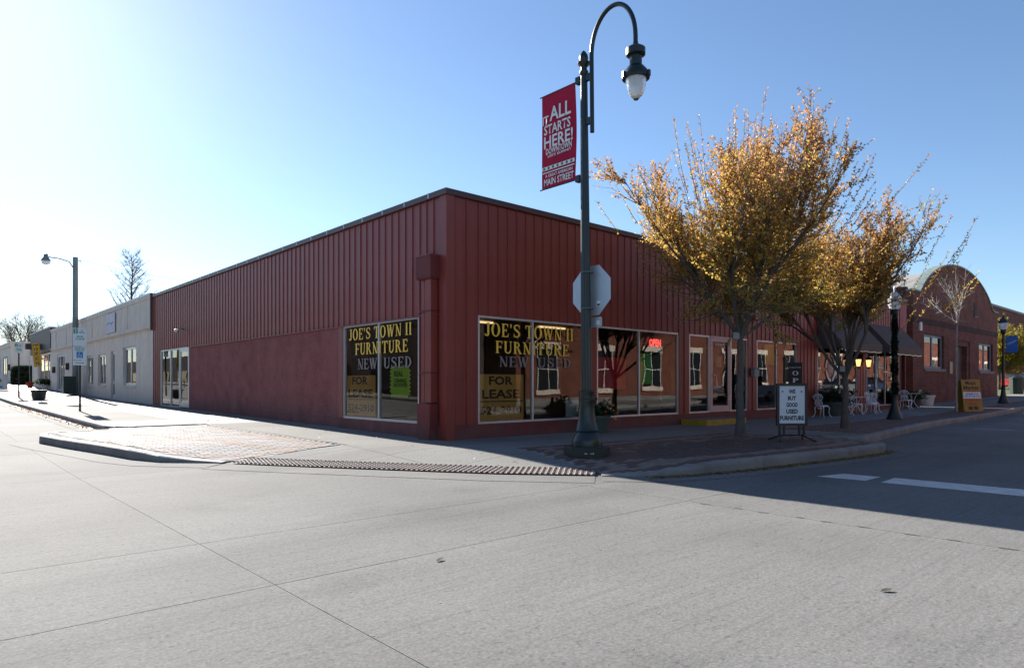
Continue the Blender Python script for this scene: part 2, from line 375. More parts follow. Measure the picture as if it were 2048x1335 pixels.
def glyph(ch):
    """serif capitals: list of polygons in a cell of height 1; returns polys, advance"""
    S, T, E = .17, .075, .055
    def bar(x0, x1, y0, y1): return [(x0, y0), (x1, y0), (x1, y1), (x0, y1)]
    def ser(x, w, y, top): return bar(x - .07, x + w + .07, y - (E if top else 0), y + (0 if top else E))
    def ring(cx, cy, rx, ry, tx, ty, a0, a1, n=18):
        out = []
        for i in range(n):
            a, b = R(a0 + (a1 - a0) * i / n), R(a0 + (a1 - a0) * (i + 1) / n)
            o = lambda t: (cx + rx * math.cos(t), cy + ry * math.sin(t)); q = lambda t: (cx + (rx - tx) * math.cos(t), cy + (ry - ty) * math.sin(t))
            out.append([q(a), o(a), o(b), q(b)])
        return out
    def diag(x0, x1, w): return [(x0, 1), (x1, 0), (x1 + w, 0), (x0 + w, 1)]
    def stem(x, w=S): return [bar(x, x + w, 0, 1), ser(x, w, 0, 0), ser(x, w, 1, 1)]
    if ch == 'I': return stem(.1), .40
    if ch == 'T': return [bar(.3, .3 + S, 0, 1 - T), ser(.3, S, 0, 0), bar(.03, .74, 1 - T, 1), [(.03, .74), (.08, .74), (.12, 1 - T), (.03, 1 - T)], [(.69, .74), (.74, .74), (.74, 1 - T), (.65, 1 - T)]], .78
    if ch in 'EF':
        p = stem(.1) if ch == 'E' else [bar(.1, .1 + S, 0, 1), ser(.1, S, 0, 0), ser(.1, S, 1, 1)]
        p += [bar(.2, .62, 1 - T, 1), [(.57, .76), (.62, .76), (.62, 1 - T), (.53, 1 - T)], bar(.2, .5, .47, .47 + T), bar(.46, .51, .38, .63)]
        if ch == 'E': p += [bar(.2, .65, 0, T), [(.56, T), (.65, T), (.67, .27), (.62, .27)]]
        return p, .72 if ch == 'E' else .67
    if ch == 'J': return [bar(.25, .25 + S, .18, 1), ser(.25, S, 1, 1)] + ring(.22, .18, .20, .2, .17, .09, -150, 0, 10) + [[(.02, .05), (.13, .05), (.13, .17), (.02, .17)]], .52
    if ch == 'O': return ring(.42, .5, .39, .52, S + .02, T, 0, 360, 26), .86
    if ch == 'D': return stem(.1) + ring(.27, .5, .44, .5, S, T, -90, 90, 16), .78
    if ch == 'N': return [bar(.12, .12 + T, 0, 1), ser(.12, T, 0, 0), bar(.62, .62 + T, 0, 1), ser(.62, T, 1, 1), diag(.05, .51, S), bar(.0, .2, 1 - E, 1)], .80
    if ch == 'W': return [diag(.06, .27, S), [(.27, 0), (.36, 0), (.56, 1), (.49, 1)], diag(.42, .63, S), [(.66, 0), (.76, 0), (1.0, 1), (.92, 1)], bar(0, .3, 1 - E, 1), bar(.40, .66, 1 - E, 1), bar(.84, 1.06, 1 - E, 1)], 1.1
    if ch == 'U': return [bar(.1, .1 + S, .28, 1), ser(.1, S, 1, 1), bar(.60, .60 + T, .28, 1), ser(.60, T, 1, 1)] + ring(.388, .28, .288, .3, S - .03, .1, 180, 360, 14), .80
    if ch == 'R': return stem(.1) + ring(.27, .745, .33, .255, S - .02, T, -90, 90, 12) + [[(.34, .5), (.5, .5), (.76, 0), (.58, 0)], bar(.56, .82, 0, E)], .84
    if ch == 'P': return stem(.1) + ring(.27, .73, .33, .27, S - .02, T, -90, 90, 12), .68
    if ch == 'S':
        pts = [(.60, .80), (.52, .92), (.36, .965), (.2, .91), (.13, .76), (.22, .61), (.40, .51), (.55, .40), (.60, .25), (.52, .10), (.35, .04), (.18, .08), (.10, .2)]
        wd = [.04, .05, .055, .07, .09, .10, .105, .10, .09, .07, .055, .05, .04]; p = []
        for i in range(len(pts) - 1):
            (ax, ay), (bx, by) = pts[i], pts[i + 1]; l = math.hypot(bx - ax, by - ay)
            nx, ny = -(by - ay) / l, (bx - ax) / l; a, b = wd[i] * .85, wd[i + 1] * .85
            p.append([(ax - nx * a, ay - ny * a), (bx - nx * b, by - ny * b), (bx + nx * b, by + ny * b), (ax + nx * a, ay + ny * a)])
        return p + [bar(.57, .63, .68, .98), bar(.08, .14, .02, .32)], .72
    if ch == "'": return [[(.08, .68), (.14, .68), (.19, 1), (.03, 1)]], .24
    return [], .34
def serif(body, w, h, M, m, parent, name='lettering'):
    """serif capitals, one mesh for each word"""
    words = []; x = 0
    for wd in body.split(' '):
        polys = []
        for ch in wd:
            ps, adv = glyph(ch)
            polys += [[(px + x, py) for px, py in p] for p in ps]; x += adv + .05
        words.append(polys); x += .39
    xs = [p[0] for wd in words for q in wd for p in q]; ys = [p[1] for wd in words for q in wd for p in q]
    x0, x1, y0, y1 = min(xs), max(xs), min(ys), max(ys); sx = w / (x1 - x0); sy = h / (y1 - y0)
    for wd in words:
        mb = MB()
        for i, p in enumerate(wd):
            # each stroke sits a hair in front of the last, so overlapping strokes never share a plane
            mb.add([M @ Vector(((a - (x0 + x1) / 2) * sx, -(i % 7) * .00025, (b - (y0 + y1) / 2) * sy)) for a, b in p], [tuple(range(len(p)))])
        mb.build(name, m, parent)

# ------------------------------------------------------------------ terrain
def T(x, y):
    return .0122 * min(max(y, 0), 30) + .02 * min(max(y - 30, 0), 70) + .019 * min(max(x - 22, 0), 60)
RAMP = [(-4.62, .30), (-3.75, -1.15), (-2.85, -2.58), (-1.92, -4.03), (-.95, -5.18)]
def seg_d(px, py, a, b):
    dx, dy = b[0] - a[0], b[1] - a[1]; t = max(0, min(1, ((px - a[0]) * dx + (py - a[1]) * dy) / (dx * dx + dy * dy)))
    return math.hypot(px - a[0] - t * dx, py - a[1] - t * dy)
def ramp_d(x, y): return min(seg_d(x, y, RAMP[i], RAMP[i + 1]) for i in range(len(RAMP) - 1))
def H(x, y):
    t = max(0, min(1, 1 - ramp_d(x, y) / 2.4)); t = t * t * (3 - 2 * t)
    return T(x, y) - .165 * t
def ROAD(x, y): return T(x, y) - .185
KX = [22, 82]; KY = [0, 30, 100]
def sheet(poly, zf, xs=(), ys=(), thick=.0, gap=0):
    """flat polygon cut along the given lines and draped on zf"""
    bm = bmesh.new(); vs = [bm.verts.new((x, y, 0)) for x, y in poly]; bm.faces.new(vs)
    for c in xs:
        bmesh.ops.bisect_plane(bm, geom=bm.verts[:] + bm.edges[:] + bm.faces[:], plane_co=(c, 0, 0), plane_no=(1, 0, 0))
    for c in ys:
        bmesh.ops.bisect_plane(bm, geom=bm.verts[:] + bm.edges[:] + bm.faces[:], plane_co=(0, c, 0), plane_no=(0, 1, 0))
    bmesh.ops.recalc_face_normals(bm, faces=bm.faces[:])
    if bm.faces and sum(f.normal.z for f in bm.faces) < 0:
        for f in bm.faces: f.normal_flip()
    top = [f for f in bm.faces]
    if thick:
        r = bmesh.ops.extrude_face_region(bm, geom=top)
        nv = {v for v in r['geom'] if isinstance(v, bmesh.types.BMVert)}
        for v in bm.verts: v.co.z = zf(v.co.x, v.co.y) - (0 if v in nv else thick)
        bmesh.ops.delete(bm, geom=[f for f in top if f.is_valid], context='FACES_ONLY')
    else:
        for v in bm.verts: v.co.z = zf(v.co.x, v.co.y)
    bmesh.ops.triangulate(bm, faces=[f for f in bm.faces if len(f.verts) > 4])
    return bm
def bm_obj(name, bm, m, parent=None, smooth=False):
    me = bpy.data.meshes.new(name); bm.to_mesh(me); bm.free(); me.materials.append(MATS[m])
    if smooth: me.polygons.foreach_set('use_smooth', [True] * len(me.polygons))
    return link(name, me, parent)
def clip_rect(poly, x0, x1, y0, y1):
    def cl(p, f, it):
        out = []
        for i in range(len(p)):
            a, b = p[i - 1], p[i]; fa, fb = f(a), f(b)
            if (fa >= 0) != (fb >= 0):
                t = fa / (fa - fb); out.append((a[0] + t * (b[0] - a[0]), a[1] + t * (b[1] - a[1])))
            if fb >= 0: out.append(b)
        return out
    for f in (lambda q: q[0] - x0, lambda q: x1 - q[0], lambda q: q[1] - y0, lambda q: y1 - q[1]):
        poly = cl(poly, f, 0)
        if len(poly) < 3: return []
    return poly
def inside(p, poly):
    c = False
    for i in range(len(poly)):
        (x0, y0), (x1, y1) = poly[i - 1], poly[i]
        if (y0 > p[1]) != (y1 > p[1]) and p[0] < (x1 - x0) * (p[1] - y0) / (y1 - y0) + x0: c = not c
    return c

# ------------------------------------------------------------------ ground, road, pavements
g = sheet([(-900, -900), (1200, -900), (1200, 1500), (-900, 1500)], lambda x, y: T(x, y) - .28, KX, KY)
tag(bm_obj('ground', g, 'ground_soil'), 'dark earth and old asphalt under the streets', None, kind='structure')
JB = sheet([(-60, -40), (120, -40), (120, 150), (-60, 150)], lambda x, y: ROAD(x, y) - .004, KX, KY)
road = struct('road', 'pale broom-finished concrete street crossing with straight joints')
XS = [-60, -42, -32, -27.8, -22.6, -17.4, -12.2, -7.0, -1.8, 3.4, 8.6, 14, 22, 30, 40, 56, 82, 120]
YS = [-40, -30, -24, -17.5, -14.3, -7.40, -5.72, 0, 4.3, 9.6, 16, 23, 30, 42, 60, 100, 150]
for i in range(len(XS) - 1):
    for j in range(len(YS) - 1):
        x0, x1, y0, y1 = XS[i], XS[i + 1], YS[j], YS[j + 1]
        if x0 >= -2 and y0 >= -4: continue
        if x0 >= 3 and y0 >= -5.73 and x0 < 56: pass
        if x1 <= -22 and y0 > 0: continue
        e = .0045
        b = sheet([(x0 + e, y0 + e), (x1 - e, y0 + e), (x1 - e, y1 - e), (x0 + e, y1 - e)], ROAD, thick=.08)
        bm_obj('concrete_slab', b, 'road_concrete', road)
bm_obj('joint_sealant', JB, 'joint_grey', road)
for px_, py_, ln_ in ((-1.83, -7.62, .16), (-1.80, -8.05, .10), (-1.82, -8.35, .13), (-1.79, -8.78, .09), (-1.81, -9.05, .15), (-1.80, -9.42, .12), (-1.82, -9.85, .14), (-1.79, -10.2, .12), (-1.81, -10.6, .16), (-1.78, -11.1, .12)):
    bm_obj('joint_spall', sheet([(px_ - .022, py_), (px_ - .008, py_ - ln_ * .6), (px_ + .012, py_ - ln_), (px_ + .026, py_ - ln_ * .5), (px_ + .012, py_ + .015)], lambda x, y: ROAD(x, y) + .003), 'asphalt_dark', road)
# painted lines
paint = struct('road_marking', 'white painted stop line and parking ticks on the concrete')
def mark(poly):
    bm_obj('painted_line', sheet(poly, lambda x, y: ROAD(x, y) + .004), 'road_paint', paint)
mark([(1.62, -7.5), (2.25, -7.66), (2.30, -8.2), (1.68, -8.2)])
mark([(1.66, -8.42), (2.34, -8.38), (2.5, -14.2), (1.8, -14.2)])
for y in (14.1, 20.5, 27.0):
    mark([(-7.6, y - .06), (-5.4, y - .06), (-5.4, y + .06), (-7.6, y + .06)])
for x in (17, 23.4):
    mark([(x - .05, -7.0), (x + .05, -7.0), (x + .05, -5.9), (x - .05, -5.9)])

# curb lines (outer edge), street to the outside
CURB_A = [(-4.85, 100), (-4.85, 60), (-4.85, 30), (-4.85, 20), (-4.85, 12), (-4.83, 9.6), (-4.7, 8.95), (-4.35, 8.5)]
CURB_B = [(-5.0, 7.95), (-6.25, 7.72), (-6.6, 7.35), (-6.68, 6.7), (-6.45, 5.3), (-6.08, 3.5), (-5.85, 2.2), (-5.55, 1.35), (-5.1, .82), (-4.72, .42)]
CURB_C = [(-.92, -5.28), (-.42, -5.83), (.3, -6.12), (1.6, -6.4), (3.2, -6.6), (4.8, -6.78), (6.2, -6.88), (6.75, -6.75), (7.02, -6.4), (7.12, -5.6), (7.15, -5.0)]
CURB_D = [(7.62, -5.0), (7.62, -5.62), (7.85, -5.86), (9.1, -5.70), (12, -5.32), (16, -4.88), (19, -4.66), (22, -4.58), (30, -4.58), (45, -4.58), (60, -4.58)]
def offset(pl, d):
    out = []
    for i in range(len(pl)):
        a, b = pl[max(i - 1, 0)], pl[min(i + 1, len(pl) - 1)]
        dx, dy = b[0] - a[0], b[1] - a[1]; l = math.hypot(dx, dy); out.append((pl[i][0] - dy / l * d, pl[i][1] + dx / l * d))
    return out
def dense(pl, step):
    out = []
    for i in range(len(pl) - 1):
        a, b = pl[i], pl[i + 1]; n = max(1, int(math.hypot(b[0] - a[0], b[1] - a[1]) / step))
        for k in range(n): out.append((a[0] + (b[0] - a[0]) * k / n, a[1] + (b[1] - a[1]) * k / n))
    return out + [pl[-1]]
curb_root = struct('curb', 'grey rounded concrete kerb along the pavements')
def curb(pl, side, seg_len=3.0):
    pl = dense(pl, .35); inner = offset(pl, .17 * side)
    acc = 0; st = 0
    cuts = [0]
    for i in range(1, len(pl)):
        acc += math.hypot(pl[i][0] - pl[i - 1][0], pl[i][1] - pl[i - 1][1])
        if acc > seg_len: cuts.append(i); acc = 0
    if cuts[-1] != len(pl) - 1: cuts.append(len(pl) - 1)
    for a, b in zip(cuts[:-1], cuts[1:]):
        mb = MB(); rows = []
        for i in range(a, b + 1):
            o, n = pl[i], inner[i]; zt = H(*n) + .006; zb = ROAD(*o) - .06
            if i == a or i == b:   # tiny joint
                k = a + 1 if i == a else b - 1; q = .004 / max(.05, math.hypot(pl[k][0] - o[0], pl[k][1] - o[1]))
                o = (o[0] + (pl[k][0] - o[0]) * q, o[1] + (pl[k][1] - o[1]) * q); n = (n[0] + (inner[k][0] - n[0]) * q, n[1] + (inner[k][1] - n[1]) * q)
            L2 = lambda t: (o[0] + (n[0] - o[0]) * t, o[1] + (n[1] - o[1]) * t)
            hh = max(.004, zt - ROAD(*o))
            rows.append([(*o, zb), (*L2(.02), ROAD(*o) + hh * .62), (*L2(.09), ROAD(*o) + hh * .86), (*L2(.24), zt - hh * .03), (*L2(.4), zt), (*n, zt), (*n, zb)])
        k = len(rows[0]); vs = [p for r in rows for p in r]; fs = []
        for i in range(len(rows) - 1):
            for q in range(k): fs.append((i * k + q, i * k + (q + 1) % k, (i + 1) * k + (q + 1) % k, (i + 1) * k + q))
        fs.append(tuple(range(k - 1, -1, -1))); fs.append(tuple((len(rows) - 1) * k + q for q in range(k)))
        if side < 0: fs = [tuple(reversed(f)) for f in fs]
        mb.add(vs, fs).build('curb_stone', 'curb_concrete', curb_root)
curb(CURB_A, 1); curb(CURB_B, 1); curb(CURB_C, 1); curb(CURB_D, 1)
# gutter aprons in front of the kerbs
gut = struct('gutter', 'smooth concrete gutter apron in front of the kerb')
def gutter(pl, d0, d1, m='curb_concrete'):
    pl = dense(pl, .5); a = offset(pl, -d0); b = offset(pl, -d1)
    mb = MB(); vs = []
    for p, q in zip(a, b): vs += [(*p, ROAD(*p) + .008), (*q, ROAD(*q) + .005)]
    mb.add(vs, [(2 * i + 1, 2 * i + 3, 2 * i + 2, 2 * i) for i in range(len(pl) - 1)])
    o = mb.build('gutter_apron', m, gut)
    if o.data.polygons[0].normal.z < 0: o.data.flip_normals()
gutter(CURB_B[2:], .005, .55, 'road_concrete'); gutter(RAMP, .04, .72, 'road_concrete'); gutter(CURB_C[:8], .005, .5, 'road_concrete')
gutter(CURB_A[:-1], .005, .5, 'road_concrete'); gutter(CURB_D[2:], .005, .5, 'road_concrete')

# sidewalk slabs
walk = struct('sidewalk', 'concrete pavement of large slabs around the corner')
PAD_L = [(-6.42, 7.28), (-6.2, 7.5), (-2.5, 7.95), (-2.15, .52), (-4.72, .62), (-5.0, .95), (-5.42, 1.45), (-5.69, 2.2), (-5.92, 3.5), (-6.28, 5.3), (-6.50, 6.7)]
PAD_R = [(-.05, -2.28), (2.3, -2.55), (5.5, -2.75), (6.98, -2.85), (6.98, -5.6), (6.86, -6.35), (6.65, -6.6), (6.15, -6.71), (4.8, -6.61), (3.2, -6.43), (1.6, -6.23), (.35, -5.95), (-.33, -5.68), (-.72, -5.2)]
PAD_F = [(9.4, -2.95), (14, -2.9), (60, -2.9), (60, -4.4), (45, -4.4), (30, -4.4), (22, -4.4), (19, -4.48), (16, -4.70), (12, -5.14), (9.4, -5.49)]
def slabs(poly, xs, ys, m='walk_concrete', sub=.6):
    xs = sorted(xs); ys = sorted(ys)
    for i in range(len(xs) - 1):
        for j in range(len(ys) - 1):
            e = .005
            p = clip_rect(poly, xs[i] + e, xs[i + 1] - e, ys[j] + e, ys[j + 1] - e)
            if len(p) < 3: continue
            area = abs(sum(p[k - 1][0] * p[k][1] - p[k][0] * p[k - 1][1] for k in range(len(p)))) / 2
            if area < .004: continue
            w = xs[i + 1] - xs[i]; hgt = ys[j + 1] - ys[j]; near = ramp_d((xs[i] + xs[i + 1]) / 2, (ys[j] + ys[j + 1]) / 2) < 5
            cx = [xs[i] + w * k / 4 for k in range(1, 4)] if near else []; cy = [ys[j] + hgt * k / 4 for k in range(1, 4)] if near else []
            b = sheet(p, H, cx, cy, thick=.06)
            bm_obj('pavement_slab', b, m if not callable(m) else m(xs[i], ys[j]), walk)
IA = [p for p in offset(dense(CURB_A, 2), .17)]
left_poly = [(.02, 100), (.02, 8.6)] + [(-4.2, 8.6)] + [p for p in reversed(IA) if p[1] > 8.7]
slabs(left_poly, [-5, -2.6, .1], [8.5, 9.0, 11.0, 14, 17, 20, 23, 26, 30, 34, 38, 42, 46, 50, 55, 60, 66, 72, 80, 90, 100],
      lambda x, y: 'walk_concrete_dark' if 8.9 < y < 10.9 or x > -3 else 'walk_concrete')
IR = offset(RAMP, .0)
band_in = offset(dense(RAMP, .3), .66)
corner = [(.02, 8.6), (-2.4, 8.6), (-2.5, 7.96), (-2.14, .51), (-4.6, .60)] + [p for p in band_in if p[1] < .45] + [(-.72, -5.15), (-.04, -2.27), (2.3, -2.54), (5.5, -2.74), (9.3, -2.94), (9.3, .02), (.02, .02)]
slabs(corner, [-5, -2.2, -.65, 1.5, 3.8, 6.2, 9.3], [-6, -2.9, -1.15, .02, 2.0, 4.2, 6.4, 8.6])
bm_obj('pavement_slab', sheet([(-4.9, 8.6), (-2.4, 8.6), (-2.5, 7.97), (-4.95, 7.8)], lambda x, y: H(x, y) - .03, thick=.05), 'curb_concrete', walk)
strip = [(9.3, .02), (9.3, -2.94), (14, -2.89), (60, -2.89), (60, .02)]
slabs(strip, [9.3, 11.5, 14, 16.5, 19, 22, 25, 28, 32, 36, 42, 50, 60], [-3, -1.4, .1])
slabs([(6.99, -2.86), (9.39, -2.95), (9.39, -5.5), (8.0, -5.68), (7.8, -5.5), (7.8, -4.6), (6.99, -4.6)], [6.9, 8.2, 9.5], [-6, -4.2, -2.8])
# storm inlet behind the right bulb-out
ib = MB(); ib.box(7.14, 7.61, -4.98, -4.60, -.35, -.02)
ib.build('inlet_backwall', 'curb_concrete', walk)

def pave(poly, name, label, bw, bh, rot, chooser, maxparts, cam_pt=(-8.97, -12.1)):
    root = struct(name, label)
    cx = sum(p[0] for p in poly) / len(poly); cy = sum(p[1] for p in poly) / len(poly)
    bm_obj('mortar_bed', sheet(poly, lambda x, y: H(x, y) - .006, [k * .7 for k in range(-12, 90)] if len(poly) < 20 else [], [k * .7 for k in range(-12, 14)]), 'mortar_bed', root)
    ca, sa = math.cos(rot), math.sin(rot); out = []
    xs = [p[0] for p in poly]; ys = [p[1] for p in poly]; ext = max(max(xs) - min(xs), max(ys) - min(ys))
    n = int(ext / bh) + 2; m = int(ext / bw) + 2
    for j in range(-n, n):
        for i in range(-m, m):
            u0 = i * bw + (bw / 2 if j % 2 else 0); v0 = j * bh; g2 = .006
            q = [(u0 + g2, v0 + g2), (u0 + bw - g2, v0 + g2), (u0 + bw - g2, v0 + bh - g2), (u0 + g2, v0 + bh - g2)]
            q = [(cx + u * ca - v * sa, cy + u * sa + v * ca) for u, v in q]
            ins = [inside(p, poly) for p in q]
            if not all(ins): continue
            c = (sum(p[0] for p in q) / 4, sum(p[1] for p in q) / 4)
            out.append((math.hypot(c[0] - cam_pt[0], c[1] - cam_pt[1]), q, c))
    out.sort(key=lambda t: t[0]); rest = {}
    rng = random.Random(3)
    for k, (d, q, c) in enumerate(out):
        mt = chooser(c, rng); dz = rng.uniform(-.002, .003)
        mb = MB() if k < maxparts else rest.setdefault(mt, MB())
        tp = [(x, y, H(x, y) + .004 + dz) for x, y in q]; bt = [(x, y, H(x, y) - .04) for x, y in q]
        mb.add(tp + bt, [(0, 1, 2, 3), (0, 4, 5, 1), (1, 5, 6, 2), (2, 6, 7, 3), (3, 7, 4, 0)])
        if k < maxparts: mb.build('paver', mt, root)
    for mt, mb in rest.items():
        o = mb.build('pavers', mt, root); o['kind'] = 'stuff'
    return root
def pad_l(c, rng):
    x, y = c
    d = min(seg_d(x, y, PAD_L[i - 1], PAD_L[i]) for i in range(len(PAD_L)))
    if .25 < d < .5 or abs((x + 4.2) * .8 + (y - 3.5) * .25) < .16 or abs(y - 3.2 + (x + 4) * .3) < .14: return 'paver_red'
    if x > -3.0 and rng.random() < .25: return 'paver_red'
    return 'paver_grey' if rng.random() < .93 else 'paver_brown'
pave(PAD_L, 'paved_pad_west', 'grey and red paver pad on the sunlit kerb extension', .24, .12, R(3), pad_l, 300)
def pad_r(c, rng):
    x, y = c
    d = min(seg_d(x, y, PAD_R[i - 1], PAD_R[i]) for i in range(len(PAD_R)))
    if .3 < d < .55: return 'paver_red'
    if d < .3: return 'paver_brown'
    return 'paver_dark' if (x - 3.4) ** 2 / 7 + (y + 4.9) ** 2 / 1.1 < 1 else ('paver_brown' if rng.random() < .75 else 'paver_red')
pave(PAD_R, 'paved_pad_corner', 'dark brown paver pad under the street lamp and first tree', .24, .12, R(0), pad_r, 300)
pave(PAD_F, 'paved_strip', 'brown paver strip along the kerb in front of the shops', .3, .15, 0, lambda c, rng: 'paver_brown' if rng.random() < .75 else 'paver_dark', 300)

# tactile warning strip along the ramp
tac = struct('tactile_paving', 'curved band of dark studded tactile plates along the dropped kerb')
fine = dense(RAMP, .03); inn = offset(fine, .62)
zt = lambda x, y: H(x, y) + .006
tot = len(fine); per = 20
for a in range(0, tot - 1, per):
    b = min(a + per, tot - 1); mb = MB(); vs = []
    for i in range(a, b + 1):
        s = .12 if i == a else (-.12 if i == b else 0)
        vs += [(*fine[i], zt(*fine[i])), (*inn[i], zt(*inn[i]))]
    mb.add(vs, [(2 * i, 2 * i + 2, 2 * i + 3, 2 * i + 1) for i in range(b - a)])
    o = mb.build('tactile_plate', 'tactile_red', tac)
    if o.data.polygons[0].normal.z < 0: o.data.flip_normals()
mb = MB()
for i in range(2, tot - 1, 3):
    for k in range(7):
        t = (k + .5) / 7; x = fine[i][0] + (inn[i][0] - fine[i][0]) * t; y = fine[i][1] + (inn[i][1] - fine[i][1]) * t
        mb.lathe([(.034, 0), (.021, .018)], (x, y, zt(x, y)), 6)
o = mb.build('stud', 'tactile_red', tac); o['kind'] = 'stuff'

# ------------------------------------------------------------------ buildings: shared pieces
def window(parent, axis, a0, a1, z0, z1, face, mull=(), fr=.05, m='aluminium', glass='window_glass', name='window', trans=(), depth=.07):
    """axis 'x': wall facing -Y at y=face, spanning a0..a1 along x.  axis 'y': wall facing -X at x=face, spanning along y"""
    def bx(mb, u0, u1, d0, d1, zz0, zz1):
        if axis == 'x': mb.box(u0, u1, face + d0, face + d1, zz0, zz1)
        else: mb.box(face + d0, face + d1, u0, u1, zz0, zz1)
    f = MB()
    bx(f, a0, a0 + fr, 0, depth, z0, z1); bx(f, a1 - fr, a1, 0, depth, z0, z1)
    bx(f, a0 + fr, a1 - fr, 0, depth, z0, z0 + fr); bx(f, a0 + fr, a1 - fr, 0, depth, z1 - fr, z1)
    w = f.build(name, m, parent)
    edges = [a0 + fr] + [v for c in mull for v in (c - fr / 2, c + fr / 2)] + [a1 - fr]
    for c in mull:
        q = MB(); bx(q, c - fr / 2, c + fr / 2, .002, depth - .002, z0 + fr, z1 - fr); q.build('mullion', m, w)
    for k in range(0, len(edges), 2):
        zs = [z0 + fr] + [v for c in trans for v in (c - fr / 2, c + fr / 2)] + [z1 - fr]
        for c in trans:
            q = MB(); bx(q, edges[k], edges[k + 1], .004, depth - .004, c - fr / 2, c + fr / 2); q.build('transom', m, w)
        for t in range(0, len(zs), 2):
            q = MB(); u0, u1 = edges[k], edges[k + 1]
            d = .04
            if axis == 'x': q.add([(u0, face + d, zs[t]), (u1, face + d, zs[t]), (u1, face + d, zs[t + 1]), (u0, face + d, zs[t + 1])], [(0, 1, 2, 3)])
            else: q.add([(face + d, u1, zs[t]), (face + d, u0, zs[t]), (face + d, u0, zs[t + 1]), (face + d, u1, zs[t + 1])], [(0, 1, 2, 3)])
            q.build('pane', glass, w)
    return w
def rib_panel(w, z0, z1):
    """metal siding panel in local X (width) / -Y proud; a raised rib along its left edge"""
    rb, d = .036, .030
    prof = [(0, 0), (0, -.004), (.006, -d), (rb - .006, -d), (rb, -.006), (w - .004, -.006), (w - .004, 0)]
    n = len(prof); vs = [(x, y, z) for z in (z0, z1) for x, y in prof]
    fs = [(i, i + 1, i + 1 + n, i + n) for i in range(n - 1)] + [tuple(range(n)), tuple(range(2 * n - 1, n - 1, -1))]
    return vs, fs
PCACHE = {}
def panel(parent, w, z0, z1, loc, rz, m):
    k = (round(w, 3), round(z0, 3), round(z1, 3), m)
    if k not in PCACHE: PCACHE[k] = MB().add(*rib_panel(w, z0, z1)).mesh('siding_panel', m)
    return link('siding_panel', PCACHE[k], parent, loc, rz)

# ------------------------------------------------------------------ red corner store
red = thing('corner_store', 'long low dark red metal-sided corner store with plate glass windows', 'building')
ZB, ZT = 2.87, 5.50
XE = 29.35
# right facade openings along x
OR = [(.92, 4.84), (5.12, 9.0), (9.6, 13.25), (13.92, 17.05), (18.95, 23.05), (24.02, 27.75)]
OL = [(1.08, 4.78), (18.35, 22.66)]
wall = MB()
wall.box(.25, XE, .02, .30, ZB, ZT); wall.box(.25, 18.9, .0, .30, -.35, .335)
wall.box(18.9, XE, .0, .30, -.35, .25)
prev = .25
for a, b in OR + [(28.45, 29.2)]:
    wall.box(prev, a, .02, .30, .335 if prev < 18 else .25, ZB); prev = b
wall.box(29.2, XE, .02, .30, .25, ZB)
wall.box(.02, .25, .25, 23.95, ZB, ZT); wall.box(.0, .25, .25, 18.35, -.35, .33); wall.box(.0, .25, 18.35, 23.95, -.35, .24)
wall.box(.02, .25, .25, 1.08, .33, ZB); wall.box(.02, .25, 22.66, 23.95, .24, ZB)
wall.box(.0, .25, .0, .25, -.35, 5.5)
wall.box(XE - .25, XE, .30, 9, -.35, ZT); wall.box(.25, XE - .25, 8.75, 9.0, 0, ZT); wall.box(.25, 10, 23.7, 23.95, 0, ZT); wall.box(9.75, 10, 9, 23.7, 0, ZT)
wall.build('wall', 'red_base', red)
st = MB(); st.box(.012, .25, 5.03, 18.35, .33, 2.865); st.build('stucco_panel', 'red_stucco', red)
st = MB(); st.box(-.012, .25, 4.78, 5.03, .335, 2.865); st.build('pilaster_trim', 'red_paint', red)
st = MB(); st.box(-.012, -.001, .245, 5.03, -.3, .325); st.build('base_panel', 'red_stucco', red)
st = MB(); st.box(-.006, .0, 5.035, 18.3, -.3, .32); st.build('base_panel', 'red_stucco', red)
# roof
rf = MB(); rf.box(.25, XE - .25, .30, 8.75, 4.9, 4.95); rf.box(.25, 9.75, 9.0, 23.7, 4.9, 4.949); rf.build('roof', 'roof_gravel', red)
# corner trim
ct = MB(); ct.box(-.022, .0, -.022, .24, -.3, 5.50); ct.box(.0, .20, -.022, .0, -.3, 5.50); ct.build('corner_trim', 'red_paint', red)
# siding, right facade
segs = []; prev = .20
for a, b in OR:
    segs.append((prev, a, True)); segs.append((a, b, False)); prev = b
segs.append((prev, 28.40, True))
for a, b, pier in segs:
    n = max(1, round((b - a) / .305)); w = (b - a) / n
    for k in range(n): panel(red, w, .337 if pier else ZB, ZT, (a + k * w, .02, 0), 0, 'red_paint_right')
pk = MB(); pk.box(28.40, 29.33, -.015, .019, ZB, ZT); pk.build('pink_panel', 'red_pink', red)
# siding, left facade (panels run along +Y, facing -X)
for a, b, pier in [(.25, 1.08, True), (1.08, 4.78, False), (4.78, 18.35, False), (18.35, 22.66, False), (22.66, 23.93, True)]:
    n = max(1, round((b - a) / .305)); w = (b - a) / n
    for k in range(n): panel(red, w, (.337 if a < 1 else .25) if pier else ZB, ZT, (.02, b - k * w, 0), R(-90), 'red_paint')
dr = MB(); dr.box(-.04, .0, .25, 18.35, ZB - .03, ZB - .004); dr.build('drip_edge', 'red_paint', red)
# coping
cp = MB(); cp.box(-.06, XE, -.06, .34, 5.502, 5.63); cp.box(-.06, .34, .34, 23.95, 5.502, 5.63); cp.build('coping', 'brown_coping', red)
for k in range(24):
    cl = MB(); cl.box(-.066, .2, .6 + k, .64 + k, 5.52, 5.638); cl.build('coping_clip', 'galv_coping', red)
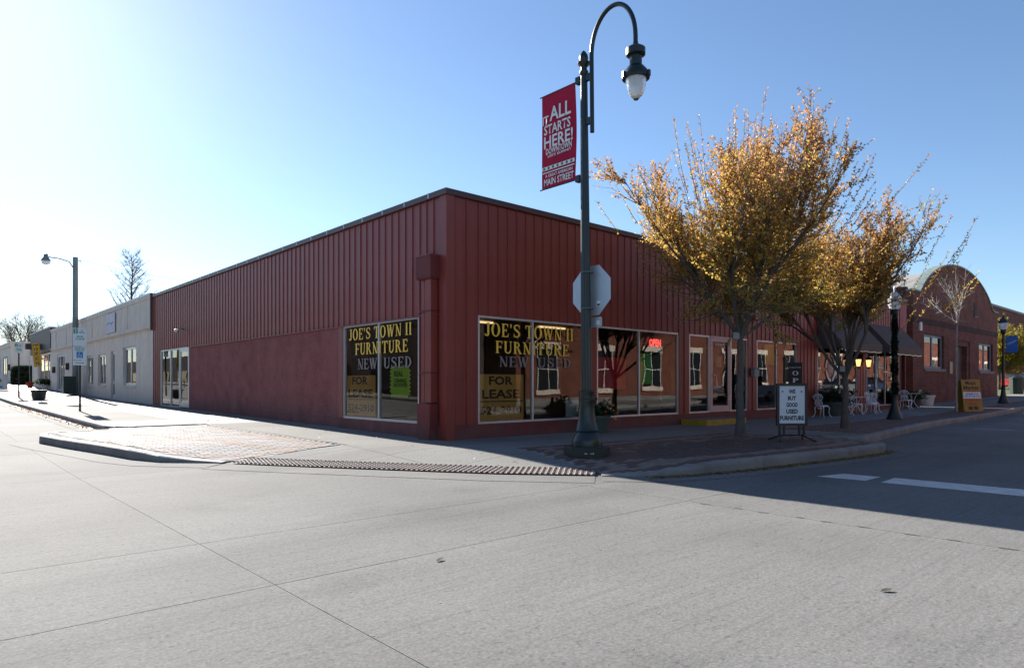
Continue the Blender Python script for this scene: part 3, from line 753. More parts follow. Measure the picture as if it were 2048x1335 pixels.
# downspout with conductor head near the corner
ds = thing('downspout', 'red boxed conductor head over twin square downpipes beside the store corner', 'downspout', (0, .53, 0))
b = MB(); b.box(-.27, -.015, -.29, .29, 3.68, 4.16); b.box(-.255, -.015, -.275, .275, 3.645, 3.68); b.build('conductor_head', 'red_base', ds)
b = MB(); b.box(-.285, -.012, -.30, .30, 4.16, 4.185); b.build('head_cap', 'red_paint', ds)
b = MB(); b.box(-.17, -.015, .08, .21, .85, 3.645); b.build('downpipe', 'red_paint', ds)
b = MB(); b.box(-.20, -.015, -.21, .02, .85, 3.645); b.build('downpipe', 'red_paint', ds)
b = MB(); b.prism([(-.25, .82), (-.25, .35), (-.18, -.12), (.18, -.12), (.25, .35), (.25, .82)], frame(-.26, 0, 0, R(-90)) @ Matrix.Rotation(R(180), 4, 'Z'), -.24); b.build('pipe_shoe', 'red_base', ds)
for z in (1.5, 2.9):
    b = MB(); b.box(-.21, -.012, -.225, .225, z, z + .04); b.build('pipe_strap', 'red_base', ds)
# interior
it = MB(); it.box(.3, XE - .3, .32, 8.7, .0, .06); it.build('interior_floor', 'interior', red)
it = MB(); it.box(.3, XE - .3, 7.0, 7.1, .06, 3.2); it.box(.3, 9.7, 23.0, 23.1, .06, 3.2); it.box(9.3, 9.4, 9, 23, .06, 3.2); it.box(17.9, 18.0, .4, 7, .06, 3.2); it.build('interior_wall', 'interior_wall', red)
it = MB(); it.box(.3, XE - .3, .32, 8.7, 3.2, 3.25); it.box(.3, 9.7, 8.72, 23.6, 3.2, 3.249); it.build('interior_ceiling', 'interior_wall', red)
it = MB(); it.box(.3, 9.7, 8.72, 23.6, .0, .059); it.build('interior_floor', 'interior', red)
for x, y in ((1.2, 1.6), (1.2, 3.6), (3.8, 1.6), (3.8, 3.6), (7, 1.6), (7, 3.6), (11.5, 2), (15, 2), (3.8, 5.6)):
    tl = MB(); tl.box(x - .6, x + .6, y - .06, y + .06, 3.12, 3.17); tl.build('tube_light', 'tube_light', red)

# right facade windows
F = .045
W1 = window(red, 'x', *OR[0], .337, 2.868, F - .03, (2.69,))
W2 = window(red, 'x', *OR[1], .337, 2.868, F - .03, (7.02,))
W3a = window(red, 'x', 9.6, 10.78, .337, 2.868, F - .03)
W3b = window(red, 'x', 12.12, 13.25, .337, 2.868, F - .03)
W4 = window(red, 'x', *OR[3], .337, 2.868, F - .03, (15.41,))
W5 = window(red, 'x', *OR[4], .252, 2.868, F - .03, (21.15,))
W6 = window(red, 'x', 25.35, 27.75, .252, 2.868, F - .03, (26.5,))
def door(parent, axis, a0, a1, z0, z1, face, m='aluminium', hside=1, st=.11):
    def bx(mb, u0, u1, d0, d1, zz0, zz1):
        if axis == 'x': mb.box(u0, u1, face + d0, face + d1, zz0, zz1)
        else: mb.box(face + d0, face + d1, u0, u1, zz0, zz1)
    f = MB(); bx(f, a0, a0 + .05, 0, .1, z0, z1); bx(f, a1 - .05, a1, 0, .1, z0, z1); bx(f, a0 + .05, a1 - .05, 0, .1, z1 - .06, z1); f.build('door_frame', m, parent)
    d = MB(); u0, u1 = a0 + .056, a1 - .056; zt_ = z1 - .066; zb_ = z0 + .01
    bx(d, u0, u0 + st, .01, .055, zb_, zt_); bx(d, u1 - st, u1, .01, .055, zb_, zt_); bx(d, u0 + st, u1 - st, .01, .055, zb_, zb_ + .2); bx(d, u0 + st, u1 - st, .01, .055, zt_ - st, zt_)
    dd = d.build('door', m, parent)
    q = MB(); p0, p1 = u0 + st, u1 - st; y = .035
    if axis == 'x': q.add([(p0, face + y, zb_ + .2), (p1, face + y, zb_ + .2), (p1, face + y, zt_ - st), (p0, face + y, zt_ - st)], [(0, 1, 2, 3)])
    else: q.add([(face + y, p1, zb_ + .2), (face + y, p0, zb_ + .2), (face + y, p0, zt_ - st), (face + y, p1, zt_ - st)], [(0, 1, 2, 3)])
    q.build('pane', 'window_glass', dd)
    hx = (u0 + st / 2) if hside > 0 else (u1 - st / 2); zc = z0 + 1.05
    pts = [(0, .0), (0, -.07), (0, -.07), (0, 0)]
    h_ = MB(); s2 = .18 if hside > 0 else -.18
    path = [(hx, 0, zc + .17), (hx, -.07, zc + .17), (hx + s2, -.07, zc + .17), (hx + s2, -.07, zc - .17), (hx, -.07, zc - .17), (hx, 0, zc - .17)]
    if axis == 'x': path = [(x, face + y + .01, z) for x, y, z in path]
    else: path = [(face + y + .01, x, z) for x, y, z in path]
    h_.tube(path, .014, 6); h_.build('handle', 'chrome', dd)
    return dd
D1 = door(red, 'x', 10.80, 12.10, .337, 2.868, .0, 'alu_pink')
D2 = door(red, 'x', 24.05, 25.32, .262, 2.868, .0, 'shutter_grey', -1)
D3 = door(red, 'y', 18.37, 19.75, .262, 2.868, .0, 'aluminium', -1)
W7 = window(red, 'y', 19.77, 21.1, .252, 2.868, F - .03)
W8 = window(red, 'y', 21.12, 22.65, .252, 2.868, F - .03)
WL = window(red, 'y', *OL[0], .335, 2.868, F - .04, (2.92,), fr=.06)
rd = MB(); rd.box(28.46, 29.19, .16, .2, .25, ZB); rd.build('side_door', 'brown_panel', red)
# step
stp = thing('door_step', 'grey concrete step with yellow painted edges below the glass door', 'step', (10.2, -.5, 0))
b = MB(); b.box(-1.1, 1.2, -.42, .47, 0, .175); b.build('step_block', 'walk_concrete_dark', stp)
b = MB(); b.box(-1.12, 1.22, -.445, -.42, 0, .178); b.box(-1.12, -1.1, -.42, .47, 0, .178); b.build('painted_edge', 'step_yellow', stp)
# lettering on the glass (sub-parts of the windows)
MR = lambda x, z, y=.030: frame(x, y, z)
serif("JOE'S TOWN II", 3.05, .33, MR(2.655, 2.56), 'letter_gold', W1)
serif('FURNITURE', 2.54, .30, MR(2.74, 2.15), 'letter_gold', W1)
serif('NEW', .98, .25, MR(2.07, 1.81), 'letter_grey', W1); serif('USED', 1.21, .25, MR(3.47, 1.81), 'letter_grey', W1)
ML = lambda y, z, x=.018: frame(x, y, z, R(-90))
serif("JOE'S TOWN II", 3.05, .31, ML(2.95, 2.60), 'letter_gold', WL)
serif('FURNITURE', 2.55, .31, ML(2.86, 2.20), 'letter_gold', WL)
serif('NEW', 1.0, .28, ML(3.50, 1.80), 'letter_grey', WL); serif('USED', 1.25, .28, ML(2.06, 1.80), 'letter_grey', WL)
sans('129 SE 3rd ST.', .62, .085, MR(11.44, 2.60, .022), 'letter_white', D1)

# posters and signs hanging inside the windows
def poster(name, label, cat, axis, u0, u1, z0, z1, d, m, group=None):
    t = thing(name, label, cat, ((u0 + u1) / 2, d, z0) if axis == 'x' else (d, (u0 + u1) / 2, z0), 0 if axis == 'x' else R(-90), group)
    w = abs(u1 - u0); b = MB(); b.box(-w / 2, w / 2, 0, .012, 0, z1 - z0); b.build('sheet', m, t); return t
t = poster('lease_sign', 'orange for lease sign leaning inside the window of the street-lamp side', 'sign', 'x', .98, 2.42, .39, 1.50, .075, 'lease_orange')
sans('FOR', .76, .21, frame(-.02, -.004, .96), 'letter_black', t); sans('LEASE', 1.2, .22, frame(-.02, -.004, .64), 'letter_black', t)
b = MB(); b.box(-.7, .7, -.006, -.002, .45, .475); b.build('rule', 'letter_black', t); sans('524-2910', 1.3, .2, frame(0, -.004, .25), 'letter_black', t)
t = poster('lease_sign', 'orange for lease sign inside the window beside the downpipes', 'sign', 'y', 3.18, 4.68, .42, 1.50, .07, 'lease_orange')
sans('FOR', .82, .22, frame(-.05, -.004, .94), 'letter_black', t); sans('LEASE', 1.28, .22, frame(-.02, -.004, .60), 'letter_black', t)
b = MB(); b.box(-.72, .72, -.006, -.002, .43, .455); b.build('rule', 'letter_black', t); sans('524-2910', 1.36, .2, frame(0, -.004, .22), 'letter_black', t)
st = thing('starburst_poster', 'lime green jagged starburst poster with handwriting inside the window', 'poster', (.062, 2.0, .92), R(-90))
pts = []
W_, H_ = .48, .76
def zig(a, b, n, out):
    r = []
    for i in range(n):
        for t_, o_ in ((0, 1), (.5, 0)):
            t = (i + t_) / n; r.append((a[0] + (b[0] - a[0]) * t + out[0] * o_, a[1] + (b[1] - a[1]) * t + out[1] * o_))
    return r
pts = zig((-W_ + .08, .08), (W_ - .08, .08), 9, (0, -.08)) + zig((W_ - .08, .08), (W_ - .08, H_), 7, (.08, 0)) + zig((W_ - .08, H_), (-W_ + .08, H_), 9, (0, .08)) + zig((-W_ + .08, H_), (-W_ + .08, .08), 7, (-.08, 0))
b = MB(); b.prism(pts, Matrix.Identity(4), .008); bp_ = b.build('sheet', 'poster_green', st)
sans('REAL', .40, .13, frame(-.06, -.003, .60) @ Matrix.Shear('XZ', 4, (.25, 0)) if False else frame(-.06, -.003, .60), 'letter_black', st)
sans('DINING', .52, .10, frame(.02, -.003, .43), 'letter_black', st); sans('DISCOUNTED', .62, .09, frame(.02, -.003, .32), 'letter_black', st)
poster('film_panel', 'translucent red sheet hung inside the second window', 'poster', 'x', 5.17, 6.46, 1.13, 2.02, .075, 'poster_red')
poster('film_panel', 'bright green sheet hung inside the second window', 'poster', 'x', 7.06, 7.66, 1.28, 2.18, .075, 'poster_greenfull')
poster('yellow_notice', 'yellow hand-lettered notice inside the window right of the glass door', 'poster', 'x', 14.6, 15.3, 2.0, 2.75, .075, 'poster_yellow')
poster('white_notice', 'small white notice at the foot of the first window', 'poster', 'x', 3.95, 4.6, .40, .85, .075, 'paper')
poster('door_notice', 'pale paper notice taped inside the glass door', 'poster', 'x', 11.28, 11.6, 1.85, 2.2, .06, 'paper')
ns = thing('neon_sign', 'small red neon open sign in the second window', 'sign', (7.9, .1, 2.42))
sans('OPEN', .58, .22, frame(0, 0, .1), 'neon_red', ns, 'neon_tube')
b = MB(); b.box(-.34, .34, .03, .05, -.05, .26); b.build('sign_back', 'letter_black', ns)
# wall fittings
fl = thing('floodlight', 'twin floodlights on the wall above the glass door', 'light', (11.55, .0, 3.5))
for s in (-.14, .14):
    b = MB(); b.lathe([(.035, 0), (.05, .05), (.085, .15), (.085, .17)], (0, 0, 0), 12); o = b.build('lamp_head', 'grey_box', fl, True); o.location = (s, -.12, 0); o.rotation_euler = (R(115), 0, s * 3)
b = MB(); b.box(-.08, .08, -.05, -.01, -.04, .06); b.build('bracket', 'red_paint', fl)
fl = thing('wall_spotlight', 'white spotlight on an arm above the glazed side entrance', 'light', (0, 18.9, 3.62))
b = MB(); b.tube([(-.02, 0, 0), (-.14, 0, .05), (-.22, .12, .03)], .02, 6); b.build('arm', 'red_base', fl)
b = MB(); b.lathe([(.03, 0), (.09, .16), (.09, .18)], (0, 0, 0), 12); o = b.build('lamp_head', 'white_paint', fl, True); o.location = (-.22, .14, .03); o.rotation_euler = (R(-115), 0, R(30))
mbx = thing('mailbox', 'grey mailbox on the red wall right of the glass door', 'mailbox', (13.58, -.03, 1.55))
b = MB(); b.box(-.17, .17, -.14, .0, 0, .26); b.build('box', 'grey_box', mbx); b = MB(); b.box(-.18, .18, -.15, .0, .262, .30); b.build('lid', 'outlet_blue', mbx)
b = MB(); b.box(13.2, 13.55, -.32, -.012, 3.55, 4.3); tag(b.build('junction_cabinet', 'red_paint_right'), 'red painted box fixed to the siding behind the first tree', 'cabinet')

# ------------------------------------------------------------------ cafe front on the same wall
def awning(label, x0, x1, px):
    t = thing('awning', label, 'awning', (x0, 0, 0), 0, 'cafe awnings')
    w = x1 - x0; zt_, zb_, p = 4.10, 3.02, px
    b = MB(); b.add([(0, -.02, zt_), (w, -.02, zt_), (w, -p, zb_), (0, -p, zb_)], [(0, 3, 2, 1)]); b.add([(0, -.02, zt_ - .02), (w, -.02, zt_ - .02), (w, -p + .01, zb_ - .02), (0, -p + .01, zb_ - .02)], [(0, 1, 2, 3)]); b.build('canopy', 'awning_cloth', t)
    for x in (0, w):
        b = MB(); b.add([(x, -.02, zt_), (x, -p, zb_), (x, -p, zb_ - .3), (x, -.02, zb_ - .3)], [(0, 1, 2, 3)]); b.build('side_panel', 'awning_cloth', t)
    b = MB(); b.box(0, w, -p - .004, -p + .004, zb_ - .3, zb_ - .004); b.build('valance', 'awning_valance', t)
    b = MB(); b.tube([(0, -.02, zb_ - .3), (0, -p, zb_ - .3), (w, -p, zb_ - .3), (w, -.02, zb_ - .3)], .015, 5); b.build('frame', 'black_metal', t)
    b = MB(); n = int(w / .16)
    for k in range(n): b.lathe([(.004, -.03), (.018, -.015), (.004, 0)], (k * .16 + .08, -p, zb_ - .32 - .03 * abs(math.sin(k * .6))), 5)
    o = b.build('fairy_lights', 'fairy_light', t); o['kind'] = 'stuff'
awning('brown cloth awning over the cafe window behind the second tree', 18.9, 23.3, .95)
awning('brown cloth awning over the cafe door next to the brick hall', 24.2, 28.6, .95)
lz = MB()
def lantern(label, x):
    t = thing('wall_lantern', label, 'lantern', (x, -.02, 1.95), 0, 'lit cafe lanterns')
    b = MB(); b.tube([(0, 0, .75), (0, -.16, .82), (0, -.22, .7), (0, -.2, .6)], .014, 6); b.build('bracket', 'black_metal', t)
    b = MB(); b.lathe([(.02, .62), (.05, .58), (.13, .45), (.14, .43)], (0, -.2, 0), 6); b.build('cap', 'black_metal', t)
    b = MB(); b.lathe([(.07, .12), (.115, .425)], (0, -.2, 0), 6); b.build('glass', 'lantern_glow', t)
    b = MB(); b.lathe([(.01, 0), (.05, .06), (.085, .115)], (0, -.2, 0), 6); b.build('base', 'black_metal', t)
    for k in range(6):
        a = math.pi * k / 3; b = MB(); b.tube([(.073 * math.cos(a), -.2 + .073 * math.sin(a), .11), (.12 * math.cos(a), -.2 + .12 * math.sin(a), .44)], .008, 4); b.build('bar', 'black_metal', t)
lantern('lit black lantern left of the wreath on the cafe wall', 22.55); lantern('lit black lantern right of the wreath beside the cafe door', 23.72)
rng = random.Random(5)
def leafcloud(mb, n, fn, size, cols, rng, elong=1.6):
    for _ in range(n):
        p = Vector(fn(rng)); d = Vector((rng.gauss(0, 1), rng.gauss(0, 1), rng.gauss(0, 1))).normalized(); u = d.orthogonal().normalized()
        s = size * rng.uniform(.6, 1.3); c = rng.choice(cols); k = rng.uniform(.75, 1.25); c = (c[0] * k, c[1] * k, c[2] * k, 1)
        mb.add([p - d * s * elong / 2, p + u * s / 2, p + d * s * elong / 2, p - u * s / 2], [(0, 1, 2, 3)], c)
GREENS = [(.03, .07, .02), (.05, .09, .025), (.025, .05, .02), (.07, .10, .03)]
wr = thing('wreath', 'dark green leafy wreath between the two cafe lanterns', 'wreath', (23.15, -.06, 2.4))
b = MB(); leafcloud(b, 500, lambda r: ((lambda a: (.2 * math.cos(a) + r.gauss(0, .04), r.gauss(0, .03), .2 * math.sin(a) + r.gauss(0, .04)))(r.uniform(0, 6.28))), .06, [(.02, .04, .015), (.03, .05, .02)], rng); b.build('foliage', 'leaf_autumn', wr)
# painted oval emblem and lines on the cafe glass
em = MB()
def ring_pts(rx, rz, n=28): return [(rx * math.cos(2 * math.pi * k / n), rz * math.sin(2 * math.pi * k / n)) for k in range(n)]
o_, i_ = ring_pts(.52, .60), ring_pts(.40, .46)
n_ = 28; vs_ = [(20.25 + x, .022, 1.98 + z) for x, z in o_] + [(20.25 + x, .022, 1.98 + z) for x, z in i_]
em.add(vs_, [(k, k + n_, (k + 1) % n_ + n_, (k + 1) % n_) for k in range(n_) if k % 7 not in (0,)])
for a in range(5):
    x = 20.05 + a * .1; em.box(x - .022, x + .022, .021, .0225, 1.72 + .05 * (a % 2), 2.22 - .06 * ((a + 1) % 3))
em.build('emblem', 'letter_white', W5)
sans('29', .26, .26, MR(19.28, 1.23, .022), 'letter_white', W5)
for k, (x, z, w) in enumerate([(25.75, 2.2, .5), (25.9, 2.05, .75), (26.7, 1.85, .9)]):
    b = MB(); b.box(x - w / 2, x + w / 2, .020, .022, z, z + .05); b.build('painted_line', 'letter_white', W6)

# ------------------------------------------------------------------ brick hall with the curved gable
hall = thing('brick_hall', 'red brick hall with a round curved gable and green coping', 'building', (30.35, 0, 0))
HW = 17.15; BZ = 6.45
def gable(x):
    c = HW / 2 - .15; t = abs(x - c) / 7.3
    if t >= 1: return BZ - .25
    return BZ - .25 + 2.15 * max(0, 1 - t * t) ** .72
hb = MB(); OP = [(1.75, 5.2, 2.15, 4.05), (7.35, 10.4, .3, 3.95), (12.5, 15.9, 2.15, 4.0)]
prev = 0
for a, b_, z0, z1 in OP:
    hb.box(prev, a, 0, .35, -.3, 4.05); hb.box(a, b_, 0, .35, -.3, z0); 
    if z1 < 4.05: hb.box(a, b_, 0, .35, z1, 4.05)
    prev = b_
hb.box(prev, HW, 0, .35, -.3, 4.05)
xs_ = [HW * k / 60 for k in range(61)]
poly = [(0, 4.05), (HW, 4.05)] + [(x, gable(x)) for x in reversed(xs_)]
hb.prism(poly, Matrix.Identity(4), .35)
hb.build('wall', 'brick_red', hall)
sb = MB(); sb.box(0, .35, .35, 10, -.3, BZ); sb.build('side_wall', 'brick_dark', hall)  # alley side in darker brick, its shade put into the colour
sb = MB(); sb.box(HW - .35, HW, .35, 10, -.3, BZ); sb.build('side_wall', 'brick_red', hall)
# barrel roof
rr = MB(); vs_ = []
for x in xs_: vs_ += [(x, .36, gable(x) - .25), (x, 10, gable(x) - .25)]
rr.add(vs_, [(2 * k, 2 * k + 2, 2 * k + 3, 2 * k + 1) for k in range(60)]); rr.build('barrel_roof', 'roof_gravel', hall)
cpn = 34
for k in range(cpn):
    x0, x1 = HW * k / cpn + .01, HW * (k + 1) / cpn - .01
    b = MB(); z0, z1 = gable(x0), gable(x1)
    b.add([(x0, -.06, z0 + .005), (x1, -.06, z1 + .005), (x1, .42, z1 + .005), (x0, .42, z0 + .005), (x0, -.06, z0 + .10), (x1, -.06, z1 + .10), (x1, .42, z1 + .12), (x0, .42, z0 + .12)], [(0, 3, 2, 1), (4, 5, 6, 7), (0, 1, 5, 4), (1, 2, 6, 5), (2, 3, 7, 6), (3, 0, 4, 7)])
    b.build('coping_tile', 'copper_green', hall)
bd = MB(); bd.box(0, HW, -.03, -.001, 4.55, 4.85); bd.build('brick_band', 'brick_dark', hall)
for a, b_, z0, z1 in (OP[0], OP[2]):
    w = window(hall, 'x', a, b_, z0, z1, .12, ((a + b_) / 2,), fr=.14, m='shutter_grey', glass='plain_glass')
    s = MB(); s.box(a - .1, b_ + .1, -.08, .1, z0 - .16, z0 - .003); s.build('sill', 'curb_concrete', hall)
    q = MB(); q.box(a, b_, 1.0, 1.05, z0, z1); q.build('dark_backing', 'interior_wall', hall)  # dark sheet standing in for the interior behind the panes
hd = MB(); hd.box(8.4, 9.9, .32, .36, .3, 3.6); hd.box(7.36, 8.39, .322, .34, .3, 3.94); hd.build('door', 'brown_panel', hall)
hd = MB(); hd.box(9.95, 10.39, .05, .34, .3, 3.94); hd.box(7.36, 9.94, .05, .3, 3.62, 3.94); hd.build('door_surround', 'brick_red', hall)
for x in (7.1, 11.6):
    v = MB(); v.box(x - .28, x + .28, -.03, -.002, 5.65, 6.5); o = v.build('attic_vent', 'interior', hall)
    v = MB(); v.box(x - .34, x + .34, -.07, -.002, 5.56, 5.64); v.build('vent_sill', 'curb_concrete', hall)
v = MB(); v.box(.9, 1.2, -.08, -.002, 4.15, 4.6); v.build('meter_box', 'white_paint', hall)
v = MB(); v.box(.7, 1.15, -.08, -.002, .7, 1.0); v.build('vent_box', 'grey_box', hall)
v = MB(); v.box(6.1, 6.7, -.05, -.002, 1.9, 2.6); v.build('plaque', 'black_metal', hall)
ch = MB(); ch.tube([(HW - 2.2, .8, 6.3), (HW - 2.2, .8, 7.4)], .12, 8); ch.tube([(HW - 2.2, .8, 7.4), (HW - 2.0, .8, 7.55)], .16, 8); ch.build('roof_vent', 'brown_panel', hall)

# ------------------------------------------------------------------ cream shops on the left
cream = thing('cream_shops', 'cream stucco row of small shops with panelled parapet beyond the red store', 'building', (0, 24.0, 0))
CL = 30.1; CE = 42.0
co = [(3.2, 6.0, 1.2, 3.3), (8.05, 9.05, .45, 3.2), (10.4, 12.6, 1.2, 3.12), (14.05, 16.35, 1.2, 3.16), (24.5, 27.9, .75, 3.6), (31.4, 38.2, 1.4, 4.0)]
cb = MB(); prev = 0
for a, b_, z0, z1 in co:
    cb.box(0, .3, prev, a, -.2, 4.02); cb.box(0, .3, a, b_, -.2, z0); cb.box(0, .3, a, b_, z1, 4.02) if z1 < 4.0 else None; prev = b_
cb.box(0, .3, prev, CE, -.2, 4.02); cb.box(.3, 9, 0, .3, -.2, 5.6); cb.box(.3, 9, CE - .3, CE, -.2, 5.9); cb.build('wall', 'cream_stucco', cream)
cb = MB(); cb.box(-.10, .3, -.02, CL, 4.022, 5.62); cb.build('parapet', 'cream_wood', cream)
cb = MB(); cb.box(-.16, .3, CL, CE, 4.03, 5.95); cb.build('brown_parapet', 'brown_panel', cream)
cb = MB(); cb.box(-.16, .34, -.03, CL, 5.622, 5.72); cb.build('coping', 'white_paint', cream)
cb = MB(); cb.box(-.20, .34, CL + .01, CE, 5.952, 6.03); cb.build('coping', 'white_paint', cream)
cb = MB(); cb.box(.3, 9, .3, CE - .3, 5.0, 5.05); cb.build('roof', 'roof_gravel', cream)
cb = MB(); cb.box(-.14, -.101, -.02, CL, 4.022, 4.22); cb.build('trim_board', 'cream_wood', cream)
cb = MB(); cb.box(-.14, -.101, -.02, CL, 5.46, 5.62); cb.build('trim_board', 'cream_wood', cream)
for y in (.05, 4.6, 9.2, 13.8, 18.4, 23.0, 27.6):
    cb = MB(); cb.box(-.14, -.101, y - .07, y + .12, 4.222, 5.458); cb.build('batten', 'cream_wood', cream)
cb = MB(); cb.box(-.12, -.02, -.06, -.021, 3.9, 5.72); cb.build('end_strip', 'brown_panel', cream)  # dark strip covering the end face of the parapet
cb = MB(); cb.box(-.05, -.001, -.02, CL, 3.94, 4.02); cb.build('drip_mould', 'cream_stucco', cream)
for a, b_, z0, z1 in (co[0], co[2], co[3]):
    window(cream, 'y', a, b_, z0, z1, .08, ((a + b_) / 2,), fr=.14, m='aluminium', glass='plain_glass')
    s = MB(); s.box(-.06, .08, a - .05, b_ + .05, z0 - .08, z0 - .003); s.build('sill', 'cream_stucco', cream)
door(cream, 'y', co[1][0], co[1][1], co[1][2], co[1][3], .08, 'aluminium')
window(cream, 'y', co[4][0], co[4][1], co[4][2], co[4][3], .06, (25.6, 26.8), fr=.16, m='white_paint', glass='plain_glass')
window(cream, 'y', co[5][0], co[5][1], co[5][2], co[5][3], .10, (33.2, 35.4), fr=.14, m='aluminium', glass='plain_glass')
it = MB(); it.box(1.5, 1.55, .4, CE - .4, .2, 4.0); it.build('interior_wall', 'interior', cream)
sg = MB(); sg.box(-.18, -.145, 7.2, 9.4, 4.25, 5.35); s_ = sg.build('shop_sign', 'sign_lilac', cream)
sg = MB(); sg.tube([(-.182, 9.1, 4.75), (-.182, 8.6, 4.86), (-.182, 8.1, 4.72), (-.182, 7.6, 4.84)], .025, 4); sg.build('painted_swirl', 'sign_blue', s_)
bx_ = MB(); bx_.box(-1.3, -.17, 34.8, 35.1, 4.3, 4.8); bx_.build('blade_sign', 'brown_panel', cream)
for y, z in ((28.7, 2.2), (22.6, 2.35)):
    b = MB(); b.box(-.22, -.002, y, y + .35, z, z + .5); b.build('letter_box', 'black_metal', cream)

far_ = thing('white_block', 'white painted block far down the left street', 'building', (0, 83, 0))
b = MB(); b.box(0, 16, 0, 30, 1, 5.6); b.build('wall', 'cream_stucco', far_)
b = MB(); b.box(-.12, 3, -.12, 30, 5.602, 6.2); b.build('parapet', 'cream_wood', far_)
b = MB(); b.box(3.002, 16, -.02, 30, 5.602, 6.6); b.build('brick_parapet', 'brick_tan', far_)
for y in (4, 12, 20):
    window(far_, 'y', y, y + 3.5, 2.4, 4.6, -.08, (y + 1.75,), fr=.14, m='shutter_grey', glass='plain_glass')
b = MB(); b.box(-.25, -.002, 1.0, 1.5, 2.9, 3.6); b.build('letter_box', 'black_metal', far_)

# ------------------------------------------------------------------ buildings opposite (seen mirrored in the shop windows)
opp = thing('opposite_hall', 'sunlit red brick building across the street with pale lintels, mirrored in the glass', 'building', (17.7, -17.0, 0))
ob = MB(); ob.box(0, 110, -12, 0, -.3, 6.8); ob.build('wall', 'brick_opposite', opp)
b = MB(); b.box(-.1, 110.1, -12.1, .1, 6.802, 7.0); b.build('coping', 'curb_concrete', opp)
b = MB(); b.box(0, 110, .001, .06, -.3, .45); b.build('plinth', 'curb_concrete', opp)
for k in range(20):
    x = 2.6 + k * 5.3; z0 = .95 + T(17.7 + x, 0)
    b = MB(); b.box(x - .95, x + .95, .002, .05, z0, z0 + 2.5); w = b.build('window', 'car_glass', opp)
    b = MB(); b.box(x - .95, x + .95, .052, .09, z0 + 1.2, z0 + 1.26); b.box(x - .03, x + .03, .052, .088, z0, z0 + 2.5); b.box(x - .95, x - .88, .052, .092, z0, z0 + 2.5); b.box(x + .88, x + .95, .052, .092, z0, z0 + 2.5); b.build('frame', 'white_paint', w)
    b = MB(); b.box(x - 1.15, x + 1.15, .002, .1, z0 + 2.505, z0 + 2.9); b.build('lintel', 'cream_stucco', w)
    b = MB(); b.box(x - 1.1, x + 1.1, .002, .14, z0 - .3, z0 - .005); b.build('sill', 'cream_stucco', w)
dk = thing('dark_reflection_block', 'unseen dark building added on the opposite corner to darken the first window reflection', 'building', (-1, -18.5, 0))  # added out of view, coloured dark so the first window mirrors dark
b = MB(); b.box(0, 17.5, -11, 0, -.3, 8.2); b.build('wall', 'brown_panel', dk)
b = MB(); b.box(-.15, 17.6, -11, .2, 8.2, 8.5); b.build('cornice', 'curb_concrete', dk)
for k in range(3):
    b = MB(); b.box(1.5 + k * 5.4, 5.7 + k * 5.4, .002, .06, .6, 3.2); b.build('shop_window', 'car_glass', dk)
ws = thing('west_shops', 'brown brick shops across the left street, mirrored in the side windows', 'building', (-20, -6, 0))
b = MB(); b.box(-12, -.2, 24, 74, 5.2, 8.0); b.build('reflection_block', 'brick_dark', ws)  # unseen block added so the side window mirrors dark instead of sky
b = MB(); b.box(-12, 0, 0, 330, -.3, 5.2); b.build('wall', 'brick_dark', ws)
for k in range(20):
    b = MB(); b.box(.002, .06, 3 + k * 9, 8 + k * 9, .9, 3.2); b.build('shop_window', 'car_glass', ws)
ow = struct('opposite_sidewalk', 'pale concrete pavement across the street')
for p in ([(0, -13.0), (110, -13.0), (110, -17), (0, -17)], [(-16.5, -8), (-20, -8), (-20, 110), (-16.5, 110)]):
    bm_obj('pavement_slab', sheet(p, lambda x, y: T(x, y), KX, KY, thick=.4), 'walk_concrete', ow)

# far brick block on the right and lawn
fb = thing('far_brick_block', 'plain dark brick block beyond the hall at the right edge', 'building', (76, 7, 0))
b = MB(); b.box(0, 60, 0, 20, 0, 9.7); b.build('wall', 'brick_red', fb)
b = MB(); b.box(-.1, 60.1, -.1, 20, 9.702, 9.95); b.build('coping', 'brown_coping', fb)
for k in range(5):
    b = MB(); b.box(3 + k * 7, 6.5 + k * 7, -.04, -.002, 5.4, 7.6); b.build('window', 'shutter_grey', fb)
bm_obj('lawn', sheet([(48, .2), (120, .2), (120, 12), (48, 12)], lambda x, y: T(x, y) - .02, KX, []), 'grass')['kind'] = 'structure'

# ------------------------------------------------------------------ street lamps
def box_sign_base(): pass
lamp = thing('street_lamp', 'tall dark green gooseneck street lamp with fluted base at the corner', 'street lamp', (.28, -3.92, H(.28, -3.92)))
lamp.rotation_euler = (R(-.65), 0, 0)
b = MB(); b.prism([(-.33, -.33), (.33, -.33), (.33, .33), (-.33, .33)], frame(0, 0, .14, 0, R(90)) @ Matrix.Rotation(0, 4, 'X'), .2); 
b = MB(); b.lathe([(.42, -.06), (.42, .14), (.40, .165)], (0, 0, 0), 8); b.build('base_plinth', 'green_black', lamp)
b = MB(); b.lathe([(.27, .16), (.275, .25), (.265, .29), (.215, .40), (.20, .42), (.215, .445), (.20, .47), (.165, .62), (.145, .80), (.14, .96), (.15, .985), (.15, 1.015), (.135, 1.03), (.135, 1.12), (.145, 1.14), (.145, 1.165), (.09, 1.18)], (0, 0, 0), 28); b.build('base', 'green_black', lamp, True)
b = MB(); b.lathe([(.098, 1.17), (.09, 3.0), (.066, 6.95)], (0, 0, 0), 32, wob=lambda k: 1 if k % 2 else .945); b.build('shaft', 'green_black', lamp, False)
b = MB(); b.lathe([(.07, 6.95), (.085, 6.98), (.085, 7.02), (.06, 7.04), (.06, 7.10), (.115, 7.15), (.12, 7.18), (.07, 7.2), (.085, 7.26), (.075, 7.32), (.03, 7.39), (.005, 7.41)], (0, 0, 0), 20); b.build('finial', 'green_black', lamp, True)
